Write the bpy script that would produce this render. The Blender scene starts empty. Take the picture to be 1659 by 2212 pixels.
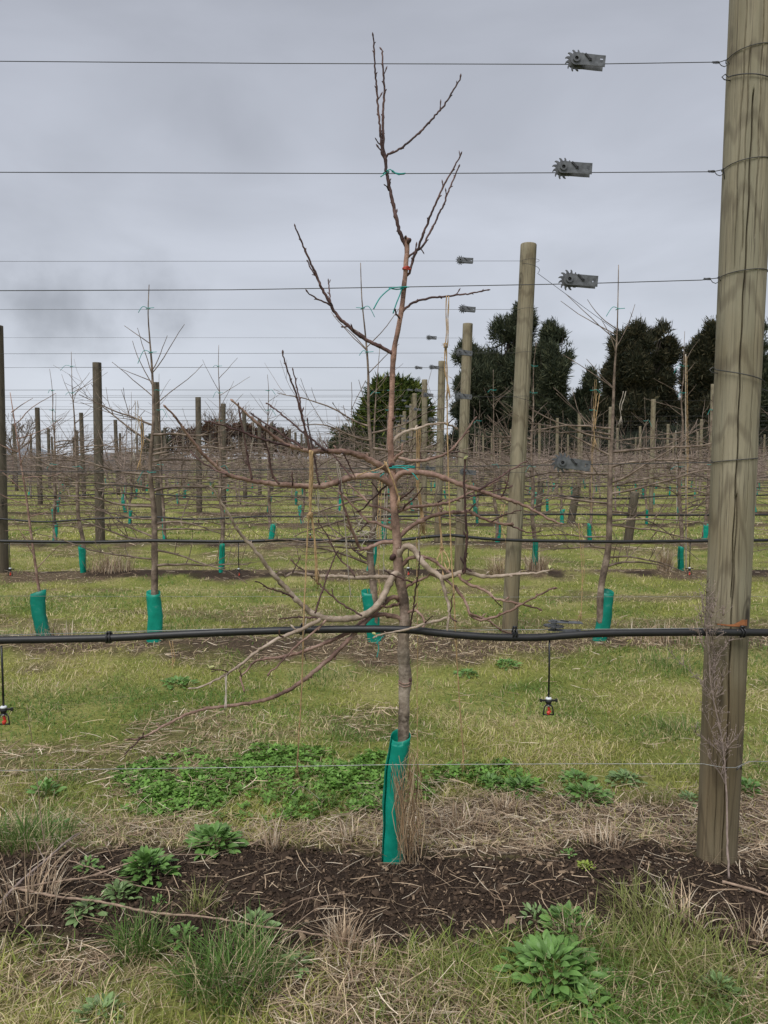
import bpy, math, random
import numpy as np
from mathutils import Vector, Matrix

# ------------------------------------------------------------------ camera, sky, sun, exposure
SC = bpy.context.scene
COL = SC.collection
PITCH = math.radians(4.0)
CAM_H = 1.5
F = 1661.0                       # focal length in units of a 1659 x 2212 picture
cam = bpy.data.cameras.new('camera')
camo = bpy.data.objects.new('camera', cam)
COL.objects.link(camo)
cam.sensor_fit = 'VERTICAL'
cam.sensor_height = 24.0
cam.lens = 12.0 * F / 1106.0
cam.clip_start = 0.05
cam.clip_end = 2000
camo.location = (0, 0, CAM_H)
camo.rotation_euler = (math.radians(90) - PITCH, 0, 0)
SC.camera = camo

SUN_EL, SUN_AZ = math.radians(58), math.radians(205)      # azimuth clockwise from +Y
world = bpy.data.worlds.new('World')
SC.world = world
world.use_nodes = True
wn, wl = world.node_tree.nodes, world.node_tree.links
wn.clear()
def wnode(t, **kw):
    n = wn.new(t)
    for k, v in kw.items():
        setattr(n, k, v)
    return n
w_out = wnode('ShaderNodeOutputWorld')
w_bg = wnode('ShaderNodeBackground')
w_bg.inputs['Strength'].default_value = 0.1
sky = wnode('ShaderNodeTexSky', sky_type='NISHITA', sun_disc=False)
sky.sun_elevation = SUN_EL
sky.sun_rotation = SUN_AZ
w_tc = wnode('ShaderNodeTexCoord')
w_sep = wnode('ShaderNodeSeparateXYZ')
wl.new(w_tc.outputs['Generated'], w_sep.inputs[0])
# overcast: paler towards the horizon, the same all round
w_el = wnode('ShaderNodeValToRGB')
wl.new(w_sep.outputs['Z'], w_el.inputs[0])
w_el.color_ramp.interpolation = 'B_SPLINE'
e = w_el.color_ramp.elements
e[0].position, e[0].color = 0.0, (.735, .775, .850, 1)
e[1].position, e[1].color = 0.60, (.470, .494, .560, 1)
m = e.new(0.20); m.color = (.675, .712, .795, 1)
m = e.new(0.38); m.color = (.535, .563, .640, 1)
# soft cloud structure on a flat layer: project the direction on a plane
w_map = wnode('ShaderNodeMapping')
w_map.inputs['Scale'].default_value = (1.6, 1.6, 4.2)
wl.new(w_tc.outputs['Generated'], w_map.inputs[0])
w_n1 = wnode('ShaderNodeTexNoise')
w_n1.inputs['Scale'].default_value = 1.5
w_n1.inputs['Detail'].default_value = 5
w_n1.inputs['Roughness'].default_value = 0.5
w_n1.inputs['Distortion'].default_value = 0.4
wl.new(w_map.outputs[0], w_n1.inputs[0])
w_r1 = wnode('ShaderNodeMapRange')
w_r1.inputs['From Min'].default_value = 0.3
w_r1.inputs['From Max'].default_value = 0.7
w_r1.inputs['To Min'].default_value = 5 * 0.74
w_r1.inputs['To Max'].default_value = 5 * 1.01
wl.new(w_n1.outputs[0], w_r1.inputs[0])
w_m1 = wnode('ShaderNodeVectorMath', operation='SCALE')
wl.new(w_el.outputs[0], w_m1.inputs[0]); wl.new(w_r1.outputs[0], w_m1.inputs['Scale'])
# the one darker scud of cloud low over the left of the orchard
w_d = wnode('ShaderNodeVectorMath', operation='SUBTRACT')
wl.new(w_tc.outputs['Generated'], w_d.inputs[0])
w_d.inputs[1].default_value = (-0.375, 0.905, 0.178)
w_ds = wnode('ShaderNodeVectorMath', operation='MULTIPLY')
wl.new(w_d.outputs[0], w_ds.inputs[0]); w_ds.inputs[1].default_value = (1, 1, 2.4)
w_len = wnode('ShaderNodeVectorMath', operation='LENGTH')
wl.new(w_ds.outputs[0], w_len.inputs[0])
w_n2 = wnode('ShaderNodeTexNoise')
w_n2.inputs['Scale'].default_value = 9.0
w_n2.inputs['Detail'].default_value = 6
wl.new(w_tc.outputs['Generated'], w_n2.inputs[0])
w_add = wnode('ShaderNodeMath', operation='MULTIPLY_ADD')
wl.new(w_n2.outputs[0], w_add.inputs[0]); w_add.inputs[1].default_value = 0.42
wl.new(w_len.outputs['Value'], w_add.inputs[2])
w_r2 = wnode('ShaderNodeMapRange', interpolation_type='SMOOTHSTEP')
w_r2.inputs['From Min'].default_value = 0.19
w_r2.inputs['From Max'].default_value = 0.37
w_r2.inputs['To Min'].default_value = 0.60
w_r2.inputs['To Max'].default_value = 1.0
wl.new(w_add.outputs[0], w_r2.inputs[0])
w_m2 = wnode('ShaderNodeVectorMath', operation='SCALE')
wl.new(w_m1.outputs[0], w_m2.inputs[0]); wl.new(w_r2.outputs[0], w_m2.inputs['Scale'])
w_mix = wnode('ShaderNodeMixRGB')
w_mix.inputs[0].default_value = 0.96
wl.new(sky.outputs[0], w_mix.inputs[1]); wl.new(w_m2.outputs[0], w_mix.inputs[2])
wl.new(w_mix.outputs[0], w_bg.inputs['Color'])
wl.new(w_bg.outputs[0], w_out.inputs['Surface'])

sun = bpy.data.lights.new('sun', 'SUN')
sun.energy = 1.5
sun.angle = math.radians(35)
sun.color = (1.0, 0.975, 0.94)
suno = bpy.data.objects.new('sun', sun)
COL.objects.link(suno)
sd = Vector((math.sin(SUN_AZ) * math.cos(SUN_EL), math.cos(SUN_AZ) * math.cos(SUN_EL), math.sin(SUN_EL)))
suno.rotation_euler = sd.to_track_quat('Z', 'Y').to_euler()
suno.location = (0, -5, 20)

SC.view_settings.view_transform = 'Standard'
SC.view_settings.look = 'None'
SC.view_settings.gamma = 1.0
SC.view_settings.use_curve_mapping = False
SC.view_settings.exposure = 0.98

# ------------------------------------------------------------------ helpers
R = math.radians
ROWS = [2.65, 6.0, 9.7, 13.1, 16.9] + [16.9 + 3.6 * i for i in range(1, 12)]      # depth of each trellis row
NUM = ['one', 'two', 'three', 'four', 'five', 'six', 'seven', 'eight', 'nine', 'ten', 'eleven', 'twelve',
       'thirteen', 'fourteen', 'fifteen', 'sixteen']

def at(px, py, D):
    """world point at depth D (metres) that the plan drawing (1659 x 2212) marks at px, py"""
    xc, yc = (px - 829.5) / F, (1106.0 - py) / F
    yd = math.cos(PITCH) + yc * math.sin(PITCH)
    zd = -math.sin(PITCH) + yc * math.cos(PITCH)
    t = D / yd
    return Vector((xc * t, D, CAM_H + zd * t))

def _hash(ix, iy, seed):
    h = (ix.astype(np.int64) * 374761393 + iy.astype(np.int64) * 668265263 + seed * 974711) & 0xFFFFFFFF
    h = ((h ^ (h >> 13)) * 1274126177) & 0xFFFFFFFF
    h = h ^ (h >> 16)
    return (h & 0xFFFF) / 65535.0
def vnoise(x, y, seed=0):
    x = np.asarray(x, float); y = np.asarray(y, float)
    ix, iy = np.floor(x), np.floor(y)
    fx, fy = x - ix, y - iy
    fx, fy = fx * fx * (3 - 2 * fx), fy * fy * (3 - 2 * fy)
    a = _hash(ix, iy, seed); b = _hash(ix + 1, iy, seed)
    c = _hash(ix, iy + 1, seed); d = _hash(ix + 1, iy + 1, seed)
    return (a * (1 - fx) + b * fx) * (1 - fy) + (c * (1 - fx) + d * fx) * fy
def fbm(x, y, seed=0, o=4):
    s, a, t = 0, 0.5, 0
    for i in range(o):
        s = s + a * vnoise(x * 2 ** i, y * 2 ** i, seed + i * 7); t += a; a *= 0.5
    return s / t

def ground_h(x, y):
    x = np.asarray(x, float); y = np.asarray(y, float)
    h = 0.05 * (fbm(x * 0.25, y * 0.25, 3, 2) - 0.5) * np.clip((y - 3) / 6, 0, 1)
    for i, D in enumerate(ROWS[:8]):
        amp, w = (0.085, 0.40) if i == 0 else (0.07, 0.36)
        c = D - (0.08 if i == 0 else 0.0)
        h = h + amp * np.exp(-((y - c) / w) ** 2) * (0.75 + 0.5 * fbm(x * 0.9, y * 0.9 + i * 9, 11, 2))
    near = np.clip((9 - y) / 6, 0, 1)
    h = h + near * (0.035 * (fbm(x * 3.5, y * 3.5, 21, 3) - 0.5) + 0.014 * (vnoise(x * 22, y * 22, 31) - 0.5) * soil_m(x, y))
    return h

def soil_m(x, y):
    """how bare the soil is: the mulch mound of the nearest row, dark strips in the others"""
    x = np.asarray(x, float); y = np.asarray(y, float)
    n = fbm(x * 2.2, y * 2.2, 41, 4)
    c = 2.47 + 0.05 * np.sin(x * 2.1 + 0.5) - 0.05 * (x > 1.0)
    w = 0.29 + 0.03 * np.cos(x * 1.7)
    s = np.clip((w + (n - 0.5) * 0.36 - np.abs(y - c)) / 0.09, 0, 1)
    for D in ROWS[2:]:
        k = np.clip((0.07 + (n - 0.5) * 1.3 - np.abs(y - (D - 0.05) - .10 * np.sin(x * 1.3 + D * 2) - .07 * np.sin(x * 3.1 + D))) / 0.1, 0, 1)
        s = np.maximum(s, k * 0.9)
    s = np.maximum(s, 0.5 * np.clip((0.02 + (n - 0.5) * 1.3 - np.abs(y - (ROWS[1] - 0.1))) / 0.1, 0, 1))
    return s
def straw_m(x, y):
    x = np.asarray(x, float); y = np.asarray(y, float)
    n = fbm(x * 1.6, y * 1.6, 51, 4)
    s = np.clip((0.62 + (n - 0.5) * 1.0 - np.abs(y - 2.78) * 1.15) / 0.25, 0, 1) * np.clip(1.1 - 0.95 * soil_m(x, y), 0, 1)
    s = s * np.clip(0.55 + (x + 0.6) * 0.7, 0.55, 1.1) 
    # left part of the front strip and the near edge
    s = np.maximum(s, np.clip((0.25 + (n - 0.5) * 1.5 - np.abs(y - 2.08) * 0.8) / 0.25, 0, 1) * np.clip(0.95 - 0.45 * (x > 0.35), 0, 1) * np.clip(1.05 - 0.95 * soil_m(x, y), 0, 1))
    s = np.maximum(s, np.clip(1.2 - np.hypot((x + 0.95) / 0.5, (y - 2.9) / 0.3), 0, 1) * 0.9)
    for D in ROWS[1:]:
        s = np.maximum(s, np.clip((0.42 + (n - 0.5) * 1.2 - np.abs(y - D + .05)) / 0.25, 0, 1) * 0.95)
    s = np.maximum(s, np.clip((fbm(x * 0.9, y * 1.6, 61, 4) - 0.55) / 0.12, 0, 1) * 0.55 * (y > 3.3))
    return np.clip(s, 0, 1)

def g1(x, y):
    return float(ground_h(np.array([x]), np.array([y]))[0])
def on_ground(px, py):
    """ground point seen at px, py of the plan drawing"""
    lo, hi = 1.2, 80.0
    for _ in range(40):
        mid = (lo + hi) / 2
        p = at(px, py, mid)
        if p.z > g1(p.x, p.y): lo = mid
        else: hi = mid
    p = at(px, py, lo)
    return Vector((p.x, p.y, g1(p.x, p.y)))

class MB:
    """collects shapes, builds ONE mesh object"""
    def __init__(s): s.v, s.f = [], []
    def tube(s, pts, rad, n=6, cap=True, tip=False):
        pts = [Vector(p) for p in pts]
        N = len(pts)
        if not hasattr(rad, '__len__'): rad = [rad] * N
        t = (pts[1] - pts[0]).normalized()
        ref = Vector((0, 1, 0)) if abs(t.y) < 0.9 else Vector((1, 0, 0))
        u = t.cross(ref).normalized()
        b = len(s.v)
        for i in range(N):
            a, c = pts[max(i - 1, 0)], pts[min(i + 1, N - 1)]
            t = (c - a)
            t = t.normalized() if t.length > 1e-9 else Vector((0, 0, 1))
            u = u - t * u.dot(t)
            u = u.normalized() if u.length > 1e-6 else t.orthogonal().normalized()
            w = t.cross(u)
            r = rad[i]
            for k in range(n):
                an = 2 * math.pi * k / n
                s.v.append(pts[i] + (u * math.cos(an) + w * math.sin(an)) * r)
        for i in range(N - 1):
            for k in range(n):
                k2 = (k + 1) % n
                s.f.append((b + i * n + k, b + i * n + k2, b + (i + 1) * n + k2, b + (i + 1) * n + k))
        if cap:
            s.f.append(tuple(b + k for k in range(n - 1, -1, -1)))
            s.f.append(tuple(b + (N - 1) * n + k for k in range(n)))
        return s
    def box(s, c, d, rot=None):
        b = len(s.v); c = Vector(c)
        for x in (-.5, .5):
            for y in (-.5, .5):
                for z in (-.5, .5):
                    q = Vector((x * d[0], y * d[1], z * d[2]))
                    if rot is not None: q = rot @ q
                    s.v.append(c + q)
        for f in ((0, 1, 3, 2), (4, 6, 7, 5), (0, 4, 5, 1), (2, 3, 7, 6), (0, 2, 6, 4), (1, 5, 7, 3)):
            s.f.append(tuple(b + i for i in f))
        return s
    def prism(s, outline, y0, y1):
        """outline in XZ, extruded along Y"""
        b = len(s.v); n = len(outline)
        for y in (y0, y1):
            for (x, z) in outline: s.v.append(Vector((x, y, z)))
        s.f.append(tuple(b + i for i in range(n)))
        s.f.append(tuple(b + n + i for i in range(n - 1, -1, -1)))
        for i in range(n):
            j = (i + 1) % n
            s.f.append((b + j, b + i, b + n + i, b + n + j))
        return s
    def mesh(s, name, mat, smooth=True):
        me = bpy.data.meshes.new(name)
        me.from_pydata([tuple(v) for v in s.v], [], s.f)
        if smooth: me.polygons.foreach_set('use_smooth', [True] * len(me.polygons))
        me.materials.append(mat)
        me.update()
        return me
    def build(s, name, mat, parent=None, smooth=True):
        return link(name, s.mesh(name, mat, smooth), parent)

def link(name, data, parent=None, loc=None):
    o = bpy.data.objects.new(name, data)
    COL.objects.link(o)
    if parent is not None: o.parent = parent
    if loc is not None: o.location = loc
    return o
def tag(o, label=None, cat=None, group=None, kind=None):
    if label: o['label'] = label
    if cat: o['category'] = cat
    if group: o['group'] = group
    if kind: o['kind'] = kind
    return o
def empty(name, loc=(0, 0, 0), rz=0):
    o = link(name, None)
    o.empty_display_size = 0.05
    o.location = loc; o.rotation_euler = (0, 0, rz)
    return o
def copy_tree(o, parent=None):
    c = o.copy(); COL.objects.link(c); c.parent = parent
    for ch in o.children: copy_tree(ch, c)
    return c

def smooth_path(P, step):
    """Catmull-Rom through the points (Vectors with .x .y .z plus radius list)"""
    pts = [Vector(p[:3]) for p in P]; rad = [p[3] for p in P]
    out, ro = [], []
    n = len(pts)
    for i in range(n - 1):
        p0, p1, p2, p3 = pts[max(i - 1, 0)], pts[i], pts[i + 1], pts[min(i + 2, n - 1)]
        k = max(1, int((p2 - p1).length / step))
        for j in range(k):
            t = j / k
            q = 0.5 * ((2 * p1) + (p2 - p0) * t + (2 * p0 - 5 * p1 + 4 * p2 - p3) * t * t + (3 * p1 - p0 - 3 * p2 + p3) * t ** 3)
            out.append(q); ro.append(rad[i] * (1 - t) + rad[i + 1] * t)
    out.append(pts[-1]); ro.append(rad[-1])
    return out, ro

def soup(name, V, T, mat, C=None, parent=None, smooth=False):
    """numpy triangle mesh with an optional colour per vertex"""
    V = np.asarray(V, np.float32); T = np.asarray(T, np.int32)
    me = bpy.data.meshes.new(name)
    me.vertices.add(len(V)); me.vertices.foreach_set('co', V.ravel())
    me.loops.add(T.size); me.loops.foreach_set('vertex_index', T.ravel())
    me.polygons.add(len(T))
    me.polygons.foreach_set('loop_start', np.arange(0, T.size, T.shape[1], dtype=np.int32))
    me.polygons.foreach_set('loop_total', np.full(len(T), T.shape[1], np.int32))
    if smooth: me.polygons.foreach_set('use_smooth', np.ones(len(T), bool))
    me.update(calc_edges=True)
    if C is not None:
        a = me.color_attributes.new('tint', 'FLOAT_COLOR', 'POINT')
        c4 = np.ones((len(V), 4), np.float32); c4[:, :3] = C
        a.data.foreach_set('color', c4.ravel())
    me.materials.append(mat)
    return link(name, me, parent)

# ------------------------------------------------------------------ materials
def mat_new(name):
    m = bpy.data.materials.new(name); m.use_nodes = True
    nt = m.node_tree; nt.nodes.clear()
    out = nt.nodes.new('ShaderNodeOutputMaterial')
    bs = nt.nodes.new('ShaderNodeBsdfPrincipled')
    nt.links.new(bs.outputs[0], out.inputs['Surface'])
    return m, nt, bs, out
def nd(nt, t, **kw):
    n = nt.nodes.new(t)
    for k, v in kw.items(): setattr(n, k, v)
    return n
def ramp(nt, src, stops, interp='LINEAR'):
    r = nd(nt, 'ShaderNodeValToRGB'); r.color_ramp.interpolation = interp
    el = r.color_ramp.elements
    el[0].position, el[0].color = stops[0][0], (*stops[0][1], 1)
    el[1].position, el[1].color = stops[-1][0], (*stops[-1][1], 1)
    for p, c in stops[1:-1]:
        x = el.new(p); x.color = (*c, 1)
    nt.links.new(src, r.inputs[0])
    return r.outputs[0]
def noise(nt, vec, scale, detail=4, rough=0.55, dist=0.0, map_scale=None):
    if map_scale is not None:
        mp = nd(nt, 'ShaderNodeMapping'); mp.inputs['Scale'].default_value = map_scale
        nt.links.new(vec, mp.inputs[0]); vec = mp.outputs[0]
    n = nd(nt, 'ShaderNodeTexNoise')
    n.inputs['Scale'].default_value = scale; n.inputs['Detail'].default_value = detail
    n.inputs['Roughness'].default_value = rough; n.inputs['Distortion'].default_value = dist
    nt.links.new(vec, n.inputs[0])
    return n.outputs[0]
def bump(nt, bs, h, strength, dist):
    b = nd(nt, 'ShaderNodeBump'); b.inputs['Strength'].default_value = strength; b.inputs['Distance'].default_value = dist
    nt.links.new(h, b.inputs['Height']); nt.links.new(b.outputs[0], bs.inputs['Normal'])
def mixc(nt, fac, a, b, mode='MIX'):
    m = nd(nt, 'ShaderNodeMixRGB', blend_type=mode)
    for i, s in ((0, fac), (1, a), (2, b)):
        if isinstance(s, (int, float)): m.inputs[i].default_value = s
        elif isinstance(s, tuple): m.inputs[i].default_value = (*s, 1)
        else: nt.links.new(s, m.inputs[i])
    return m.outputs[0]

def mat_simple(name, col, rough=0.6, metal=0.0, var=0.25, scale=30.0, bmp=0.0):
    m, nt, bs, _ = mat_new(name)
    tc = nd(nt, 'ShaderNodeTexCoord')
    n = noise(nt, tc.outputs['Object'], scale)
    lo = tuple(c * (1 - var) for c in col); hi = tuple(min(1, c * (1 + var)) for c in col)
    nt.links.new(ramp(nt, n, [(0.3, lo), (0.7, hi)]), bs.inputs['Base Color'])
    bs.inputs['Roughness'].default_value = rough; bs.inputs['Metallic'].default_value = metal
    if bmp: bump(nt, bs, n, bmp, 0.002)
    return m

def mat_bark(name, dark, mid, pale, palef=0.5, scale=1.0, red=None):
    m, nt, bs, _ = mat_new(name)
    tc = nd(nt, 'ShaderNodeTexCoord'); v = tc.outputs['Object']
    n1 = noise(nt, v, 14 * scale, 5, 0.6)
    n2 = noise(nt, v, 70 * scale, 5, 0.65)
    n3 = noise(nt, v, 6 * scale, 3, 0.5)
    n4 = noise(nt, v, 1.0, 4, 0.6, 0.2, (60 * scale, 60 * scale, 230 * scale))
    c = ramp(nt, n1, [(0.34, dark), (0.50, mid), (0.66, pale)])
    c = mixc(nt, ramp(nt, n4, [(0.32, (0.45, ) * 3), (0.42, (0, 0, 0))]), c, dark)
    c2 = mixc(nt, ramp(nt, n2, [(0.50, (0, 0, 0)), (0.70, (0.55 * palef, ) * 3)]), c, pale)
    c3 = mixc(nt, ramp(nt, n3, [(0.35, (0.6, 0.6, 0.6)), (0.6, (0, 0, 0))]), c2, mixc(nt, 1.0, c2, (0.66, 0.62, 0.62), 'MULTIPLY'))
    if red:      # younger, redder bark higher on the stem
        sp = nd(nt, 'ShaderNodeSeparateXYZ'); nt.links.new(v, sp.inputs[0])
        mr = nd(nt, 'ShaderNodeMapRange'); mr.inputs['From Min'].default_value = red[0]; mr.inputs['From Max'].default_value = red[1]
        nt.links.new(sp.outputs['Z'], mr.inputs[0])
        c3 = mixc(nt, mr.outputs[0], c3, mixc(nt, 1.0, c3, red[2], 'MULTIPLY'))
    nt.links.new(c3, bs.inputs['Base Color'])
    bs.inputs['Roughness'].default_value = 0.72
    bump(nt, bs, n2, 0.9, 0.004)
    return m

def mat_wood(name, base, dark, green, r, wet=None, chip=False):
    """round pine post: long grain, growth-ring patches, green tinge; object origin at its foot, Z up"""
    m, nt, bs, _ = mat_new(name)
    tc = nd(nt, 'ShaderNodeTexCoord'); v = tc.outputs['Object']
    grain = noise(nt, v, 1.0, 8, 0.72, 0.25, (120, 120, 3.0))
    wide = noise(nt, v, 1.0, 4, 0.55, 0.8, (16, 16, 0.9))
    big = noise(nt, v, 1.0, 3, 0.5, 0.2, (6, 6, 2.4))
    wv = nd(nt, 'ShaderNodeTexWave', wave_type='RINGS', rings_direction='Y')
    mp = nd(nt, 'ShaderNodeMapping'); mp.inputs['Scale'].default_value = (9, 9, 1.15)
    mp.inputs['Location'].default_value = (0.3, 0.2, -0.6)
    nt.links.new(v, mp.inputs[0]); nt.links.new(mp.outputs[0], wv.inputs[0])
    wv.inputs['Scale'].default_value = 1.1; wv.inputs['Distortion'].default_value = 5.0
    wv.inputs['Detail'].default_value = 3; wv.inputs['Detail Scale'].default_value = 1.2
    c = ramp(nt, grain, [(0.28, dark), (0.48, base), (0.75, tuple(min(1, x * 1.22) for x in base))])
    c = mixc(nt, ramp(nt, wide, [(0.35, (0, 0, 0)), (0.65, (0.65, 0.65, 0.65))]), c, green)
    c = mixc(nt, ramp(nt, wv.outputs[0], [(0.0, (0.42, ) * 3), (0.16, (0, 0, 0)), (1.0, (0, 0, 0))]), c, dark)
    c = mixc(nt, ramp(nt, big, [(0.38, (0.7, ) * 3), (0.60, (0, 0, 0))]), c, mixc(nt, 1.0, c, (0.66, 0.60, 0.50), 'MULTIPLY'))
    fis = noise(nt, v, 1.0, 3, 0.6, 0.4, (210, 210, 3.5))
    c = mixc(nt, ramp(nt, fis, [(0.33, (0.8, ) * 3), (0.41, (0, 0, 0))]), c, tuple(x * 0.6 for x in dark))
    # knots
    vo = nd(nt, 'ShaderNodeTexVoronoi', feature='F1')
    mk = nd(nt, 'ShaderNodeMapping'); mk.inputs['Scale'].default_value = (7, 7, 2.6); nt.links.new(v, mk.inputs[0])
    nt.links.new(mk.outputs[0], vo.inputs[0]); vo.inputs['Scale'].default_value = 1.0
    c = mixc(nt, ramp(nt, vo.outputs['Distance'], [(0.07, (0.9, ) * 3), (0.13, (0.15, ) * 3), (0.17, (0.6, ) * 3), (0.21, (0, 0, 0))]), c, tuple(x * 0.35 for x in dark))
    if wet is not None:      # soil-damp lower part of the post
        sp = nd(nt, 'ShaderNodeSeparateXYZ'); nt.links.new(v, sp.inputs[0])
        ad = nd(nt, 'ShaderNodeMath', operation='MULTIPLY_ADD'); ad.inputs[1].default_value = 0.5
        nt.links.new(wide, ad.inputs[0]); nt.links.new(sp.outputs['Z'], ad.inputs[2])
        mr = nd(nt, 'ShaderNodeMapRange'); mr.inputs['From Min'].default_value = wet; mr.inputs['From Max'].default_value = wet + 0.5
        mr.inputs['To Min'].default_value = 0.8; mr.inputs['To Max'].default_value = 0.0
        nt.links.new(ad.outputs[0], mr.inputs[0])
        c = mixc(nt, mr.outputs[0], c, mixc(nt, 1.0, c, (0.60, 0.52, 0.42), 'MULTIPLY'))
    nt.links.new(c, bs.inputs['Base Color'])
    bs.inputs['Roughness'].default_value = 0.8
    bump(nt, bs, grain, 0.8, 0.004)
    return m

def mat_tint(name, rough=0.6, trans=0.35, spec=0.3):
    """blades, straw, chips, needles: each piece carries its own colour"""
    m, nt, bs, out = mat_new(name)
    a = nd(nt, 'ShaderNodeVertexColor', layer_name='tint')
    nt.links.new(a.outputs['Color'], bs.inputs['Base Color'])
    bs.inputs['Roughness'].default_value = rough
    bs.inputs['Specular IOR Level'].default_value = spec
    if trans:
        tr = nd(nt, 'ShaderNodeBsdfTranslucent'); nt.links.new(a.outputs['Color'], tr.inputs['Color'])
        mx = nd(nt, 'ShaderNodeMixShader'); mx.inputs[0].default_value = trans
        nt.links.new(bs.outputs[0], mx.inputs[1]); nt.links.new(tr.outputs[0], mx.inputs[2])
        nt.links.new(mx.outputs[0], out.inputs['Surface'])
    return m

def mat_leaf(name, a, b):
    m, nt, bs, out = mat_new(name)
    tc = nd(nt, 'ShaderNodeTexCoord'); oi = nd(nt, 'ShaderNodeObjectInfo')
    n = noise(nt, tc.outputs['Object'], 18, 3)
    c = mixc(nt, ramp(nt, n, [(0.3, (0, 0, 0)), (0.7, (1, 1, 1))]), a, b)
    hv = nd(nt, 'ShaderNodeHueSaturation')
    mr = nd(nt, 'ShaderNodeMapRange'); mr.inputs['To Min'].default_value = 0.7; mr.inputs['To Max'].default_value = 1.25
    nt.links.new(oi.outputs['Random'], mr.inputs[0]); nt.links.new(mr.outputs[0], hv.inputs['Value'])
    nt.links.new(c, hv.inputs['Color'])
    nt.links.new(hv.outputs[0], bs.inputs['Base Color'])
    bs.inputs['Roughness'].default_value = 0.5
    tr = nd(nt, 'ShaderNodeBsdfTranslucent'); nt.links.new(hv.outputs[0], tr.inputs['Color'])
    mx = nd(nt, 'ShaderNodeMixShader'); mx.inputs[0].default_value = 0.25
    nt.links.new(bs.outputs[0], mx.inputs[1]); nt.links.new(tr.outputs[0], mx.inputs[2])
    nt.links.new(mx.outputs[0], out.inputs['Surface'])
    return m

def mat_guard():
    m, nt, bs, out = mat_new('green_plastic_sleeve')
    tc = nd(nt, 'ShaderNodeTexCoord'); oi = nd(nt, 'ShaderNodeObjectInfo')
    n = noise(nt, tc.outputs['Object'], 22, 4)
    c = ramp(nt, n, [(0.3, (0.006, 0.38, 0.27)), (0.62, (0.012, 0.50, 0.37)), (0.80, (0.17, 0.56, 0.46))])
    hv = nd(nt, 'ShaderNodeHueSaturation')
    mr = nd(nt, 'ShaderNodeMapRange'); mr.inputs['To Min'].default_value = 0.75; mr.inputs['To Max'].default_value = 1.2
    nt.links.new(oi.outputs['Random'], mr.inputs[0]); nt.links.new(mr.outputs[0], hv.inputs['Value']); nt.links.new(c, hv.inputs['Color'])
    nt.links.new(hv.outputs[0], bs.inputs['Base Color']); bs.inputs['Roughness'].default_value = 0.42
    tr = nd(nt, 'ShaderNodeBsdfTranslucent'); nt.links.new(hv.outputs[0], tr.inputs['Color'])
    mx = nd(nt, 'ShaderNodeMixShader'); mx.inputs[0].default_value = 0.5
    nt.links.new(bs.outputs[0], mx.inputs[1]); nt.links.new(tr.outputs[0], mx.inputs[2])
    nt.links.new(mx.outputs[0], out.inputs['Surface'])
    bump(nt, bs, n, 0.3, 0.004)
    return m

M = {}
M['bark_trunk'] = mat_bark('bark_trunk', (0.085, 0.064, 0.047), (0.255, 0.203, 0.155), (0.46, 0.385, 0.31), 1.0, 1.0, (0.75, 1.35, (1.10, 0.80, 0.76)))
M['bark_limb'] = mat_bark('bark_limb', (0.085, 0.044, 0.032), (0.245, 0.146, 0.110), (0.45, 0.31, 0.245), 0.8)
M['bark_pale'] = mat_bark('bark_pale', (0.15, 0.110, 0.078), (0.345, 0.268, 0.200), (0.56, 0.46, 0.37), 0.9)
M['bark_twig'] = mat_bark('bark_twig', (0.036, 0.016, 0.015), (0.075, 0.035, 0.031), (0.16, 0.088, 0.076), 0.4)
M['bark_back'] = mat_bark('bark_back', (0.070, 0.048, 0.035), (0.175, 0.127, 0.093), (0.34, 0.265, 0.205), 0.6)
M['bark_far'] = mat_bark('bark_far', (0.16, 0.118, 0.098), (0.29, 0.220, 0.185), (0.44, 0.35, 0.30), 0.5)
M['post_front'] = mat_wood('post_front', (0.310, 0.272, 0.190), (0.100, 0.077, 0.050), (0.222, 0.208, 0.145), 0.078, wet=0.80)
M['post_end'] = mat_wood('post_end', (0.285, 0.245, 0.165), (0.105, 0.080, 0.050), (0.205, 0.190, 0.130), 0.058, wet=0.2)
M['post_old'] = mat_wood('post_old', (0.125, 0.105, 0.075), (0.060, 0.048, 0.036), (0.105, 0.092, 0.066), 0.075, wet=0.15)
M['post_cut'] = mat_simple('post_cut', (0.30, 0.24, 0.15), 0.85, 0, 0.3, 60)
M['chip'] = mat_simple('fresh_wood_chip', (0.33, 0.125, 0.045), 0.8, 0, 0.35, 50)
M['wire'] = mat_simple('backlit_wire', (0.050, 0.050, 0.050), 0.6, 0.2, 0.2, 40)  # galvanised wire, base colour darkened to stand in for being backlit
M['wire_pale'] = mat_simple('galvanised_wire', (0.36, 0.37, 0.35), 0.45, 0.5, 0.2, 40)
M['galv'] = mat_simple('galvanised_steel', (0.125, 0.13, 0.138), 0.5, 0.45, 0.4, 55, 0.25)
M['galv_dark'] = mat_simple('dark_steel', (0.05, 0.05, 0.053), 0.5, 0.5, 0.3, 60)
M['pipe'] = mat_simple('black_polythene', (0.012, 0.012, 0.013), 0.48, 0, 0.35, 25, 0.1)
M['black'] = mat_simple('black_plastic', (0.014, 0.014, 0.015), 0.4, 0, 0.2, 40)
M['red'] = mat_simple('red_plastic', (0.62, 0.045, 0.028), 0.4, 0, 0.15, 40)
M['white'] = mat_simple('white_plastic', (0.62, 0.64, 0.66), 0.5, 0, 0.1, 40)
M['tie'] = mat_simple('teal_tie', (0.010, 0.30, 0.27), 0.45, 0, 0.25, 60)
M['tie_red'] = mat_simple('red_tie', (0.38, 0.042, 0.022), 0.5, 0, 0.25, 60)
M['twine'] = mat_simple('jute_twine', (0.44, 0.30, 0.155), 0.9, 0, 0.35, 90)
M['twine_pale'] = mat_simple('bleached_twine', (0.40, 0.35, 0.29), 0.9, 0, 0.25, 90)
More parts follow.
